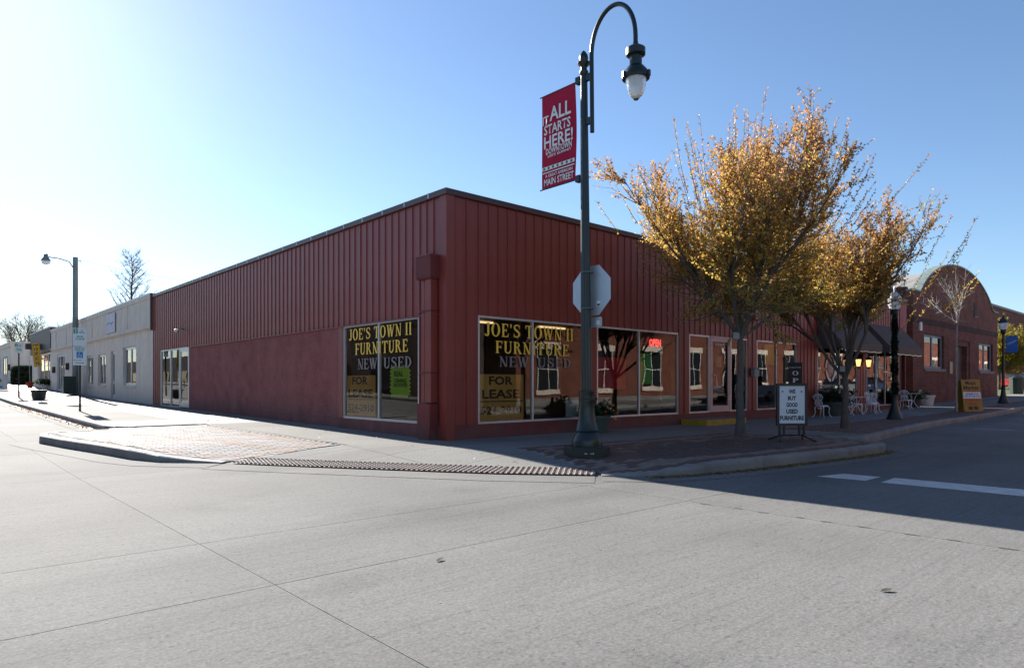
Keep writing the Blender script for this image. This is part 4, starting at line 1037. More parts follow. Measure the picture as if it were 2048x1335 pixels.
arm = [(0, -.19, 5.85), (0, -.19, 6.5), (0, -.19, 7.05)]
for k in range(0, 25):
    a = math.pi - math.pi * k / 24
    arm.append((0, -.685 + .0 + .495 * math.cos(a) * -1 * -1 * (1) * (-1) * (-1) if False else -.685 - .495 * math.cos(a), 7.22 + (.80 if k < 12 else .80) * math.sin(a)))
arm[3:] = [(0, -.19 - .99 * (1 - math.cos(math.pi * k / 24)) / 2, 7.22 + .72 * math.sin(math.pi * k / 24)) for k in range(25)]
arm += [(0, -1.18, 7.1)]
b = MB(); b.tube(arm, .04, 10); b.build('gooseneck', 'green_black', lamp, True)
for z in (6.08, 6.88):
    b = MB(); b.box(-.03, .03, -.19, -.05, z - .06, z + .06); b.build('arm_bracket', 'green_black', lamp)
ZL = lambda p: [(r, 7.02 + (z - 6.97) * .82) for r, z in p]
b = MB(); b.lathe(ZL([(.035, 7.12), (.05, 7.02), (.05, 6.98), (.12, 6.97), (.165, 6.93), (.165, 6.80), (.14, 6.78), (.105, 6.77), (.105, 6.58), (.14, 6.55), (.20, 6.46), (.235, 6.36), (.235, 6.31), (.17, 6.30)]), (0, -1.18, 0), 24); b.build('luminaire', 'green_black', lamp, True)
for k in range(3):
    a = R(40 + 120 * k); b = MB(); b.obox(frame(.235 * math.cos(a), -1.18 + .235 * math.sin(a), 6.51, a), .06, .05, .1); b.build('latch', 'black_metal', lamp)
b = MB(); b.lathe(ZL([(.175, 6.305), (.172, 6.20), (.15, 6.08), (.11, 5.96), (.05, 5.89), (.03, 5.885)]), (0, -1.18, 0), 36, wob=lambda k: 1 if k % 2 else .975); b.build('globe', 'globe_glass', lamp, True)
b = MB(); b.lathe(ZL([(.045, 5.895), (.04, 5.87), (.01, 5.865)]), (0, -1.18, 0), 12); b.build('globe_tip', 'bark', lamp)
# banner with arms, carried by the lamp
ban = thing('street_banner', 'crimson street banner with white lettering hung from the lamp', 'banner', (.28, -3.83, 0))
for z in (5.05, 6.86):
    b = MB(); b.tube([(0, .05, z), (0, 1.13, z)], .012, 6); b.build('banner_arm', 'black_metal', ban)
    b = MB(); b.box(-.05, .05, .055, .16, z - .06, z + .06); b.build('arm_clamp', 'black_metal', ban)
mb = MB(); nx_, nz_ = 10, 16; vs_ = []
for j in range(nz_ + 1):
    for i in range(nx_ + 1):
        u, v_ = i / nx_, j / nz_; vs_.append((.006 * math.sin(u * 5 + v_ * 3) * math.sin(math.pi * v_), .2 + .88 * u - (.03 * math.sin(math.pi * v_) if i == 0 else 0), 5.05 + 1.81 * v_))
mb.add(vs_, [(j * (nx_ + 1) + i, j * (nx_ + 1) + i + 1, (j + 1) * (nx_ + 1) + i + 1, (j + 1) * (nx_ + 1) + i) for j in range(nz_) for i in range(nx_)])
cloth = mb.build('cloth', 'banner_red', ban, True)
MBn = lambda y, z: frame(-.013, y, z, R(-90))
for body, w, h_, y, z in [('IT', .16, .17, .97, 6.37), ('ALL', .56, .27, .58, 6.46), ('STARTS', .70, .19, .66, 6.18), ('HERE!', .76, .24, .63, 5.94), ('DOWNTOWN', .68, .12, .62, 5.76), ("LEE'S SUMMIT", .62, .05, .60, 5.665), ('A GREAT AMERICAN', .72, .06, .62, 5.29), ('MAIN STREET', .78, .13, .62, 5.17)]:
    sans(body, w, h_, MBn(y, z), 'letter_white', cloth, bold=.02)
b = MB(); b.box(-.014, -.011, .21, 1.07, 5.40, 5.47); b.box(-.014, -.011, .21, 1.07, 5.345, 5.365); b.build('stripe', 'letter_white', cloth)
for k in range(7):
    b = MB(); b.box(-.017, -.0145, .26 + k * .12, .31 + k * .12, 5.412, 5.458); b.build('stripe_block', 'banner_green', cloth)
# stop sign seen from behind, on the lamp
ss = thing('stop_sign', 'back of an octagonal stop sign strapped to the tall lamp', 'sign', (.40, -3.92, 2.52), 0)
oc = [(.455 / math.cos(R(22.5)) * math.cos(R(22.5 + 45 * k)), .455 + .455 / math.cos(R(22.5)) * math.sin(R(22.5 + 45 * k))) for k in range(8)]
b = MB(); b.prism(oc, frame(0, 0, 0, R(90)), .004); b.build('plate', 'sign_back', ss)
b = MB(); b.box(.008, .012, -.28, .28, .3, .6); b.build('face_panel', 'letter_red', ss)
b = MB(); b.box(-.012, -.005, -.22, -.14, .16, .26); b.build('sticker', 'sign_white', ss); b = MB(); b.box(-.014, -.0125, -.21, -.15, .17, .205); b.build('sticker_print', 'letter_black', ss)
for z in (.12, .78):
    b = MB(); b.tube([(-.12 + .11 * math.cos(a), .11 * math.sin(a), z) for a in [R(20 * k) for k in range(18)]], .008, 4, closed=True); b.build('strap', 'galv_pole', ss)
sp_ = thing('plaque_sign', 'small rounded plate seen from behind under the stop sign', 'sign', (.40, -3.92, 2.30))
rr_ = []
for cx_, cz_, a0 in ((.19, .03, -90), (.19, .15, 0), (-.19, .15, 90), (-.19, .03, 180)):
    for k in range(4): rr_.append((cx_ + .03 * math.cos(R(a0 + 30 * k)), cz_ + .03 * math.sin(R(a0 + 30 * k))))
b = MB(); b.prism([(x * 1.15, z * 1.02) for x, z in rr_], frame(0, 0, 0, R(90)), .004); b.build('plate', 'sign_back', sp_)
b = MB(); b.box(-.012, -.005, -.2, -.13, .04, .12); b.build('sticker', 'sign_white', sp_)
lbl = MB(); lbl.box(-.06, .06, -.01, 0, 0, .03)
sans('DV06-1-8', .16, .028, frame(.28 - .28, -3.92, 0) if False else frame(-.28, -.30, .06, R(-42)), 'letter_white', lamp)

def acorn(label, loc, garland=False, banner=False, s=1.0):
    t = thing('post_lamp', label, 'street lamp', loc)
    b = MB(); b.lathe([(.27, -.05), (.27, .05), (.24, .08), (.20, .22), (.13, .45), (.10, .7), (.09, .9), (.105, .93), (.07, .97)], (0, 0, 0), 16); b.build('base', 'green_black', t, True)
    b = MB(); b.lathe([(.072, .96), (.055, 3.75)], (0, 0, 0), 16); b.build('shaft', 'green_black', t, True)
    b = MB(); b.lathe([(.06, 3.7), (.11, 3.78), (.14, 3.86), (.13, 3.92), (.16, 3.98)], (0, 0, 0), 16); b.build('fitter', 'green_black', t, True)
    b = MB(); b.lathe([(.15, 3.98), (.205, 4.15), (.215, 4.34)], (0, 0, 0), 20); b.build('globe', 'globe_glass', t, True)
    b = MB(); b.lathe([(.23, 4.345), (.23, 4.38), (.15, 4.52), (.06, 4.62), (.03, 4.66), (.05, 4.70), (.01, 4.82)], (0, 0, 0), 20); b.build('cap', 'green_black' if not garland else 'globe_glass', t, True)
    if garland:
        rg = random.Random(11); b = MB()
        def f(r):
            u = r.random(); a = r.uniform(0, 6.283); rad = .065 + .02 * math.sin(u * 23) + r.gauss(0, .018); return (rad * math.cos(a), rad * math.sin(a), .9 + 2.8 * u + r.gauss(0, .03))
        leafcloud(b, 2600, f, .06, [(.015, .035, .015), (.022, .045, .02), (.01, .025, .012)], rg, 2.2); b.build('garland', 'leaf_autumn', t)
    if banner:
        for z in (2.72, 3.62):
            b = MB(); b.tube([(0, -.04, z), (0, -.72, z)], .014, 6); b.build('banner_arm', 'black_metal', t)
        b = MB(); b.box(-.006, .006, -.64, -.12, 2.73, 3.61); o = b.build('banner_cloth', 'banner_blue', t)
        for k, zz in enumerate((3.3, 3.24)):
            b = MB(); b.tube([(-.010, -.18, zz - .08), (-.010, -.38, zz), (-.010, -.58, zz + .1)], .012, 4); b.build('painted_line', 'sign_white', o)
    return t
acorn('post lamp wound with a dark garland in front of the cafe', (17.7, -3.3, H(17.7, -3.3)), garland=True)
acorn('post lamp with a small blue banner beyond the brick hall', (35.2, -2.9, H(35.2, -2.9)), banner=True)

# ------------------------------------------------------------------ trees
def grow_tree(name, label, loc, seed, fork, r0, limbs, limb_len, polar, blen, tlen, nb, nt, leaf=None, cols=None, bark='bark', spikes=0, up=.35, zcol=None, tw=.0035, bias=(0, 0, 0), lgap=.035, cat='tree', group=None, lean=(0, 0), zmin=0, follow=.9, split=3):
    rg = random.Random(seed); t = thing(name, label, cat, loc, 0, group)
    wood = MB(); lv = MB(); U = Vector((0, 0, 1)); BI = Vector(bias)
    tp = [Vector((lean[0] * k / 5 + rg.uniform(-.02, .02) * (k > 0), lean[1] * k / 5 + rg.uniform(-.02, .02) * (k > 0), fork * k / 5 - .05 * (k == 0))) for k in range(6)]
    trunk = MB(); trunk.tube(tp, [r0 * 1.35] + [r0 * (1 - .07 * k) for k in range(1, 6)], 12); trunk.build('trunk', bark, t, True)
    top = tp[-1]
    def rv(): return Vector((rg.gauss(0, 1), rg.gauss(0, 1), rg.gauss(0, 1))).normalized()
    def path(p, d, L, n, curl, wob):
        pts = [p]; d = d.normalized()
        for k in range(n):
            d = (d + U * curl / n + rv() * wob).normalized(); pts.append(pts[-1] + d * L / n)
        return pts
    def leaves_on(pts, gap, size):
        for a, b in zip(pts[:-1], pts[1:]):
            L = (b - a).length; d = (b - a) / max(L, 1e-6); n = max(1, int(L / gap))
            for k in range(n):
                p = a + (b - a) * ((k + rg.random()) / n)
                side = d.cross(rv()).normalized(); ld = (side + d * .7 + rv() * .35).normalized(); ls = size * rg.uniform(.65, 1.25)
                w = ld.cross(rv()).normalized() * ls * .27
                c = zcol(p.z, rg) if zcol else rg.choice(cols)
                lv.add([p, p + ld * ls * .5 + w, p + ld * ls, p + ld * ls * .5 - w], [(0, 1, 2, 3)], (*c, 1))
    lim_objs = MB()
    for i in range(limbs):
        az = 2 * math.pi * (i * .618034 + rg.uniform(-.06, .06)); po = R(polar[0] + (polar[1] - polar[0]) * ((i * .37) % 1.0) + rg.uniform(-4, 4))
        d = Vector((math.sin(po) * math.cos(az), math.sin(po) * math.sin(az), math.cos(po))) + BI
        L = limb_len * rg.uniform(.85, 1.12) * (1 - .18 * po / 1.4)
        st_ = top - U * rg.uniform(0, .25) * min(1, fork); rl = r0 * rg.uniform(.38, .55)
        base = path(st_, d, L * .36, 4, up * .35, .09); ed = (base[-1] - base[-2]).normalized()
        lim_objs.tube(base, [rl * (1 - .07 * k) for k in range(5)], 7)
        segs = [(base, 2, 0.25)]
        for c in range(split):
            sub = path(base[-1], ed + rv() * .48, L * .66 * rg.uniform(.7, 1.1), 7, up * .6, .10); rs_ = rl * rg.uniform(.5, .72)
            lim_objs.tube(sub, [rs_ * (1 - k / 7) ** .8 + .006 for k in range(8)], 6); segs.append((sub, 1, 1.0))
        for pts, k0, wgt in segs:
          n = len(pts) - 1
          for k in range(k0, n + 1):
            f = k / n if wgt == 1 else .2
            for _ in range(nb):
                p = pts[k - 1].lerp(pts[k], rg.random())
                if p.z < zmin: continue
                ax = (pts[k] - pts[k - 1]).normalized()
                d2 = ax * follow * (1 if wgt == 1 else .3) + rv() * .8 + U * .1; bl = blen * rg.uniform(.6, 1.2) * (1.1 - .5 * f)
                q = path(p, d2, bl, 4, up * .5, .12)
                wood.tube(q, [rl * .3 * (1 - f * .6) * (1 - j / 4.6) + .003 for j in range(5)], 5)
                dens = rg.choice((.6, .9, 1.1, 1.5, 2.6))
                if leaf: leaves_on(q[1:], lgap * dens, leaf)
                for j in range(nt):
                    u = rg.uniform(.15, 1); a_ = int(u * 3.999); p3 = q[a_].lerp(q[a_ + 1], u * 4 - a_)
                    ax2 = (q[a_ + 1] - q[a_]).normalized(); d3 = ax2 * follow + rv() * .75 + U * .05
                    tl_ = tlen * rg.uniform(.5, 1.25); q3 = path(p3, d3, tl_, 3, up * .3, .10)
                    wood.tube(q3, [tw * 1.4, tw, tw * .8, tw * .5], 3, caps=False)
                    if leaf: leaves_on(q3, lgap * dens, leaf)
    for i in range(spikes):
        # long straight shoots that stick out of the crown
        az = rg.uniform(0, 6.283); po = R(rg.uniform(8, 62)); d = Vector((math.sin(po) * math.cos(az), math.sin(po) * math.sin(az), math.cos(po))) + BI
        p = top + d.normalized() * limb_len * rg.uniform(.55, .85); L = rg.uniform(.6, 1.35) * limb_len / 4.4
        q = path(p, d + U * .25, L * 1.2, 6, .25, .05); wood.tube(q, [.008, .007, .006, .005, .004, .003, .002], 3, caps=False)
        if leaf: leaves_on(q, lgap * .9, leaf * .85)
    lim_objs.build('limbs', bark, t, True)
    wood.build('branches', bark, t)
    if leaf: lv.build('crown', 'leaf_autumn', t)
    return t, len(lv.f)
def autumn(z, rg, lo=3.2, hi=7.2):
    t = max(0, min(1, (z - lo) / (hi - lo))) + rg.gauss(0, .16); k = rg.uniform(.7, 1.3)
    if rg.random() < .07: c = (.30, .32, .05)
    elif t < .30: c = (.55, .37, .09)
    elif t < .62: c = (.53, .315, .08)
    else: c = (.47, .245, .095)
    if t < .05 and rg.random() < .5: c = (.30, .30, .05)
    return (c[0] * k, c[1] * k, c[2] * k)
TREE1 = grow_tree('autumn_tree', 'taller golden-leaved street tree just right of the corner lamp', (5.96, -3.78, 0), 21, 2.55, .105, 9, 4.7, (8, 70), 1.1, .55, 3, 5, .074, None, spikes=110, zcol=autumn, up=.5, split=4, lgap=.031, bias=(.15, -.13, 0), zmin=2.9, follow=1.0, group='golden street trees')
TREE2 = grow_tree('autumn_tree', 'smaller golden-leaved street tree behind, by the cafe window', (11.1, -4.18, 0), 8, 1.65, .105, 8, 4.2, (8, 66), 1.05, .52, 3, 5, .074, None, spikes=45, zcol=lambda z, r: autumn(z, r, 2.8, 6.4), up=.5, split=4, lgap=.031, bias=(.08, -.08, 0), zmin=2.9, follow=1.0, group='golden street trees')
print('leaves', TREE1[1], TREE2[1])
grow_tree('young_bare_tree', 'slender bare young tree with pale branches by the yellow sandwich board', (25.4, -3.25, H(25.4, -3.25)), 5, 4.0, .045, 5, 2.3, (12, 62), .55, .2, 1, 1, None, None, 'bark_pale', up=.45, tw=.004)
grow_tree('yellow_tree', 'yellow-green leaved tree behind the blue banner at the right edge', (63, 3.2, T(63, 7)), 14, 1.7, .14, 9, 3.6, (25, 75), 1.5, .6, 3, 6, .17, None, up=.25, zcol=lambda z, r: (lambda k: (.34 * k, .27 * k, .03 * k))(r.uniform(.6, 1.25)), lgap=.09)
def bare(label, loc, seed, s, pol=(8, 50), col='bark_fine', tw=.008, n=11):
    return grow_tree('bare_tree', label, loc, seed, 2.6 * s, .13 * s, n, 5.2 * s, pol, 1.5 * s, .8 * s, 2, 6, None, None, col, up=.45, tw=tw, group='bare winter trees')
def leader_tree(label, loc, Ht, spread, seed):
    """bare tree with one straight leader and side branches that shorten upwards"""
    rg = random.Random(seed); t = thing('bare_tree', label, 'tree', loc, 0, 'bare winter trees'); U = Vector((0, 0, 1))
    tp = [Vector((rg.uniform(-.12, .12), rg.uniform(-.12, .12), Ht * k / 12)) for k in range(13)]
    b = MB(); b.tube(tp, [.2 * (1 - k / 12.6) + .012 for k in range(13)], 8); b.build('trunk', 'bark_dark', t, True)
    lim = MB(); tw = MB()
    def rv(): return Vector((rg.gauss(0, 1), rg.gauss(0, 1), rg.gauss(0, 1))).normalized()
    def run(p, d, L, n, wob, curl):
        pts = [p]; d = d.normalized()
        for _ in range(n): d = (d + rv() * wob + U * curl / n).normalized(); pts.append(pts[-1] + d * L / n)
        return pts
    for i in range(64):
        f = .28 + .70 * i / 63; z = f * 12; k = min(11, int(z)); p = tp[k].lerp(tp[k + 1], z - k); a = i * 2.4 + rg.uniform(-.4, .4)
        L = spread * (1.05 - .85 * (f - .28) / .72) * rg.uniform(.7, 1.15)
        q = run(p, Vector((math.cos(a), math.sin(a), .75)), L, 5, .14, .35); lim.tube(q, [.05 * (1 - f * .6) * (1 - j / 5.5) + .006 for j in range(6)], 5)
        for _ in range(11):
            u = rg.uniform(.15, 1) * 4.999; j = int(u); p2 = q[j].lerp(q[j + 1], u - j); q2 = run(p2, (q[j + 1] - q[j]).normalized() + rv() * .9, rg.uniform(.3, .75), 3, .2, .2); tw.tube(q2, [.011, .009, .007, .005], 3, caps=False)
            for _ in range(4):
                q3 = run(q2[rg.randint(1, 3)], rv() + U * .2, rg.uniform(.15, .4), 2, .2, 0); tw.tube(q3, [.007, .006, .004], 3, caps=False)
    lim.build('limbs', 'bark_dark', t, True); tw.build('branches', 'bark_fine', t)
leader_tree('tall bare tree rising behind the cream shops', (6.2, 56, .9), 12.0, 4.0, 3)
bare('smaller bare tree at the left of the tall one behind the cream shops', (3.2, 60, 1), 4, .72, (10, 55), 'bark_fine', .006)
for i_, (x, y, sc, lab) in enumerate(((-9, 140, 1.7, 'leftmost'), (-2, 128, 1.6, 'second from left'), (5, 120, 1.45, 'middle one'), (12, 135, 1.5, 'second from right'), (21, 130, 1.2, 'rightmost'))):
    bare(lab + ' of the row of bare trees over the far white block', (x, y, 1.7), 31 + i_, sc, (15, 62), 'bark_fine', .011, 9)
grow_tree('orange_tree', 'orange-leaved tree at the far left edge of the street', (-9.5, 108, 1.6), 71, 2.2, .16, 9, 4.6, (20, 70), 1.6, .7, 3, 5, .28, None, up=.25, zcol=lambda z, r: (lambda k: (.45 * k, .13 * k, .02 * k))(r.uniform(.6, 1.3)), lgap=.14)
grow_tree('bare_tree', 'bare tree top above the far brick block at the right edge', (88, 40, 1), 55, 4.5, .25, 8, 9.0, (10, 48), 3.2, 1.4, 2, 4, None, None, 'bark_fine', up=.4, tw=.015, group='bare winter trees')

# hedge
hg = thing('hedge', 'clipped dark green hedge before the far white block', 'hedge', (.9, 76.5, T(0, 76)))
b = MB(); rg = random.Random(9)
def hf(r):
    while True:
        p = (r.uniform(-1.5, 1.7), r.uniform(-.9, .9), r.uniform(0, 2.0))
        e = abs(p[0] / 1.65) ** 4 + abs(p[1] / .9) ** 4 + abs((p[2] - .9) / 1.1) ** 4
        if .55 < e < 1.05: return p
leafcloud(b, 9000, hf, .13, [(.03, .05, .02), (.045, .065, .025), (.02, .035, .015)], rg); b.build('foliage', 'leaf_autumn', hg)
b = MB()
for i in range(5): b.tube([(-1.2 + i * .6, 0, 0), (-1.2 + i * .6, .1, 1.2)], .04, 5)
b.build('stems', 'bark_dark', hg)

# ------------------------------------------------------------------ left street furniture
pole = thing('light_pole', 'tall grey steel light pole with a small bell lamp beside the cream shops', 'light pole', (-.45, 41.3, T(0, 41.3)))
b = MB(); b.tube([(0, 0, 0), (0, 0, 9.25)], [.19, .15], 14); b.build('shaft', 'galv_pole', pole, True)
b = MB(); b.tube([(-.14, 0, 8.55), (-.35, 0, 8.9), (-.9, 0, 9.05), (-1.55, 0, 9.08)], .035, 6); b.build('arm', 'galv_pole', pole, True)
b = MB(); b.lathe([(.05, .35), (.12, .3), (.13, .12), (.27, -.08), (.29, -.14)], (-1.65, 0, 8.95), 16); b.build('lamp_head', 'galv_pole', pole, True)
b = MB(); b.lathe([(.26, -.14), (.24, -.32), (.12, -.38)], (-1.65, 0, 8.95), 16); b.build('lens', 'globe_glass', pole, True)
b = MB(); b.tube([(.16, 0, 9.05), (.32, 0, 9.05), (.32, 0, 8.9)], .03, 5); b.build('wire_bracket', 'galv_pole', pole)
FC = R(-42)
def post_sign(label, loc, plates, h_, post='black_metal'):
    t = thing('parking_sign', label, 'sign', loc, R(-22), 'parking signs along the left kerb')
    b = MB(); b.box(-.035, .035, -.02, .02, -.1, h_); b.build('post', post, t)
    for z0, z1, w in plates:
        b = MB(); b.box(-w / 2, w / 2, -.034, -.024, z0, z1); o = b.build('plate', 'sign_white', t)
        yield_ = o
        if z1 - z0 > .42 and z0 > 2.3:
            q = MB(); q.box(-w / 2 + .02, -w / 2 + .16, -.038, -.0345, z1 - .22, z1 - .03); q.build('green_patch', 'sign_green', o)
            sans('2', .07, .14, frame(-w / 2 + .09, -.0395, z1 - .125), 'letter_white', o)
            sans('HR\nPARKING', .2, .13, frame(.07, -.0355, z1 - .14), 'sign_green', o)
            sans('8:00 AM\nTO 5:00 PM', .3, .17, frame(0, -.0355, z1 - .38), 'sign_green', o)
        elif z1 - z0 > .42:
            sans('RESERVED\nPARKING', .34, .14, frame(0, -.0355, z1 - .1), 'sign_green', o)
            q = MB(); q.box(-.11, .11, -.038, -.0345, z1 - .44, z1 - .2); q.build('blue_patch', 'sign_blue', o)
            q = MB(); q.tube([(-.02, -.041, z1 - .23), (-.02, -.041, z1 - .33), (.05, -.041, z1 - .33), (.07, -.041, z1 - .41)], .011, 4); q.tube([(.05 * math.cos(R(a)) - .01, -.041, z1 - .36 + .05 * math.sin(R(a))) for a in range(120, 360, 30)], .009, 4); q.build('wheelchair_symbol', 'letter_white', o)
        else:
            q = MB(); q.box(-.14, .14, -.038, -.0345, (z0 + z1) / 2 - .012, (z0 + z1) / 2 + .012); q.build('arrow', 'sign_green', o)
    return t
def mk(gen):
    try:
        while True: next(gen)
    except StopIteration: pass
post_sign('parking sign post carrying white plates with a blue wheelchair symbol', (-3.95, 18.4, T(0, 18.4)), [(2.52, 3.22, .46), (1.98, 2.50, .46), (1.78, 1.96, .46)], 3.15)
post_sign('farther small two-hour parking sign on a thin dark post', (-3.96, 37.2, T(0, 37.2)), [(2.62, 3.22, .42)], 3.15)
tub = thing('planter_tub', 'dark round tub holding the yellow open flag on the left pavement', 'planter', (-3.5, 32.9, T(0, 32.9)))
b = MB(); b.lathe([(.26, 0), (.30, .06), (.36, .42), (.40, .48), (.40, .54), (.36, .55), (.34, .46)], (0, 0, 0), 20); b.build('tub', 'pot_dark', tub, True)
b = MB(); b.lathe([(.345, .45), (.05, .49)], (0, 0, 0), 16); b.build('soil', 'bark_dark', tub)
fg = thing('open_flag', 'yellow vertical flag reading open, stuck in the dark tub', 'flag', (-3.5, 32.9, T(0, 32.9) + .45), FC)
b = MB(); b.tube([(.05, 0, 0), (-.05, 0, 1.2), (-.24, 0, 2.62)], .014, 6); b.build('flagpole', 'pot_white', fg)
fm = frame(0, 0, 0, 0, 0, R(-7))
b = MB(); b.obox(fm @ Matrix.Translation((.13, 0, 2.02)), .43, .012, 1.3); fc_ = b.build('flag_cloth', 'flag_yellow', fg)
for i_, ch_ in enumerate('OPEN'):
    (serif if ch_ != 'x' else sans)(ch_, .19 if ch_ != 'N' else .21, .17, fm @ frame(.13, -.012, 2.34 - .26 * i_), 'letter_black', fc_)
b = MB(); b.obox(fm @ Matrix.Translation((.13, -.009, 2.57)), .28, .004, .05); b.build('printed_line', 'letter_black', fc_)
rp = thing('red_pot', 'small bright red pot with a thin stake by the hedge', 'pot', (-.75, 60.9, T(0, 60.9)))
b = MB(); b.lathe([(.18, 0), (.25, .35), (.32, .36), (.32, .5), (.28, .5)], (0, 0, 0), 14); b.build('pot', 'pot_red', rp, True)
b = MB(); b.tube([(0, 0, .3), (-.02, 0, 1.6), (-.05, 0, 3.6)], .02, 5); b.build('stake', 'pot_white', rp)
bn = thing('litter_bin', 'dark green litter bin at the foot of the steel light pole', 'bin', (-.72, 41.3, T(0, 42)))
b = MB(); b.box(-.34, .34, -.34, .34, .05, 1.12); b.build('body', 'bin_green', bn); b = MB(); b.box(-.36, .36, -.36, .36, 1.122, 1.2); b.build('lid', 'bin_green', bn)
bn.location.x = -.95; bn.location.y = 40.5
pt = thing('shrub_pot', 'low leafy shrub in a pot by the dark shop doorway', 'plant', (-.35, 55.5, T(0, 55.5)))
b = MB(); b.lathe([(.2, 0), (.3, .4), (.33, .42)], (0, 0, 0), 12); b.build('pot', 'pot_white', pt)
b = MB(); leafcloud(b, 700, lambda r: (r.gauss(0, .28), r.gauss(0, .28), .6 + r.gauss(0, .12)), .1, GREENS, rg); b.build('foliage', 'leaf_autumn', pt)
sbd = thing('white_box_sign', 'white kerbside box sign with a yellow oval at the far left edge', 'sign', (-3.6, 53, T(0, 53)), FC)
b = MB(); b.box(-.55, .5, -.25, .25, .05, 1.25); b.build('box', 'sign_white', sbd)
b = MB(); b.lathe([(.3, 0), (.3, .02)], (0, 0, 0), 20); o = b.build('oval', 'board_yellow', sbd); o.rotation_euler = (R(90), 0, 0); o.location = (.1, -.252, .75); o.scale = (1, .6, 1)
b = MB(); b.box(-.5, .45, -.256, -.2505, .22, .32); b.build('stripe', 'sign_blue', sbd)
pl = MB(); pl.box(-.3, .3, -.22, .22, 0, .012); o = pl.build('utility_cover', 'pot_dark'); o.location = (-3.3, 28.4, T(0, 28.4) + .004); tag(o, 'dark rectangular utility cover in the pavement by the tub', 'cover')

# ------------------------------------------------------------------ right street furniture
lb = thing('letter_board', 'black framed white letter board on splayed legs selling used furniture', 'sign', (5.68, -5.18, H(5.68, -5.18)), FC)
b = MB()
b.box(-.34, -.285, -.035, .035, .34, 1.28); b.box(.285, .34, -.035, .035, .34, 1.28); b.box(-.285, .285, -.035, .035, .34, .395); b.box(-.285, .285, -.035, .035, 1.225, 1.28); b.build('frame', 'black_metal', lb)
b = MB(); b.box(-.285, .285, -.018, .018, .395, 1.225); bd_ = b.build('panel', 'board_white', lb)
for i, (s_, w_) in enumerate((('WE', .15), ('BUY', .19), ('GOOD', .25), ('USED', .26), ('FURNITURE', .53))):
    sans(s_, w_, .1, frame(0, -.0195, 1.10 - .147 * i), 'letter_black', bd_, bold=.045)
for x, m_ in ((-.21, 'banner_blue'), (.21, 'letter_red')):
    b = MB(); b.prism([(.032 * (1 if k % 2 == 0 else .42) * math.sin(-2 * math.pi * k / 10), .032 * (1 if k % 2 == 0 else .42) * math.cos(2 * math.pi * k / 10)) for k in range(10)], frame(x, -.0215, 1.10), .002); b.build('star', m_, bd_)
for x in (-.22, .22):
    b = MB(); b.box(x - .07, x - .03, -.02, .02, .12, .34); b.box(x + .03, x + .07, -.02, .02, .12, .34); b.build('leg', 'black_metal', lb)
    for s in (-1, 1):
        b = MB(); b.tube([(x, 0, .13), (x + (.17 if x > 0 else -.17), s * .34, .015)], .017, 6); b.build('foot', 'black_metal', lb)
b = MB(); b.tube([(-.22, 0, .13), (.22, 0, .13)], .016, 6); b.build('crossbar', 'black_metal', lb)
of = thing('open_banner', 'black vertical banner with white letters reading open, on a black post', 'banner', (14.1, -.95, 0), FC)
b = MB(); b.lathe([(.05, 0), (.05, 2.12), (.065, 2.13), (.065, 2.2), (.02, 2.26)], (-.02, 0, 0), 10); b.build('post', 'black_metal', of)
b = MB(); b.lathe([(.24, 0), (.24, .03), (.07, .06)], (-.02, 0, 0), 14); b.build('post_base', 'black_metal', of)
b = MB(); b.tube([(0, 0, 2.02), (.62, 0, 2.02)], .016, 6); b.build('crossarm', 'black_metal', of)
b = MB(); b.box(.12, .60, -.006, .006, .72, 2.01); oc_ = b.build('banner_cloth', 'flag_black', of)
for i_, ch_ in enumerate('OPEN'): serif(ch_, .21, .15, frame(.36, -.009, 1.66 - .25 * i_), 'letter_white', oc_)
sans('FURNITURE', .4, .04, frame(.36, -.009, 1.86), 'letter_white', oc_, bold=0)
# outlet boxes on tree trunks
for lab, x, y, z in (('grey-blue outlet box strapped to the taller golden tree', 5.96, -3.78, 2.42), ('grey-blue outlet box strapped to the smaller golden tree', 11.1, -4.18, 1.70)):
    o_ = thing('outlet_box', lab, 'outlet box', (x, y, z), FC, 'tree outlet boxes')
    b = MB(); b.box(-.20, -.06, -.11, -.02, -.08, .09); b.build('box', 'outlet_blue', o_); b = MB(); b.box(-.205, -.055, -.118, -.111, -.07, .08); b.build('cover', 'grey_box', o_)

def potted(label, loc, potm, r, h_, n, spread, cols, flowers=None, cat='plant'):
    t = thing('potted_plant', label, cat, loc); rg = random.Random(hash(label) % 1000 if False else int(loc[0] * 10))
    b = MB(); b.lathe([(r * .72, 0), (r * .95, h_ * .8), (r * 1.05, h_ * .82), (r * 1.05, h_), (r * .9, h_)], (0, 0, 0), 18); b.build('pot', potm, t, True)
    b = MB(); b.lathe([(r * .95, h_ * .93), (.02, h_ * .97)], (0, 0, 0), 12); b.build('soil', 'bark_dark', t)
    b = MB(); leafcloud(b, n, lambda q: (q.gauss(0, spread), q.gauss(0, spread), h_ + abs(q.gauss(0, spread * .9))), .075, cols, rg); b.build('foliage', 'leaf_autumn', t)
    st_ = MB()
    for k in range(9):
        a = k * .7; st_.tube([(0, 0, h_ * .9), (spread * .9 * math.cos(a), spread * .9 * math.sin(a), h_ + spread)], .006, 4)
    st_.build('stems', 'leaf_green', t)
    if flowers:
        for k, (fx, fy, fz, fm_) in enumerate(flowers):
            b = MB(); b.lathe([(.01, -.03), (.045, -.01), (.05, .012), (.02, .03)], (fx, fy, h_ + fz), 8); b.build('flower', fm_, t)
potted('dark pot with orange flowers against the red wall behind the corner lamp', (4.45, -.62, 0), 'pot_green', .31, .46, 700, .17, GREENS, [(.22, -.3, .12, 'flower'), (.40, -.28, .05, 'flower'), (.30, -.3, -.10, 'flower'), (.05, -.35, .22, 'flower_red'), (-.15, -.35, .1, 'flower_red'), (.33, -.2, .25, 'flower')])
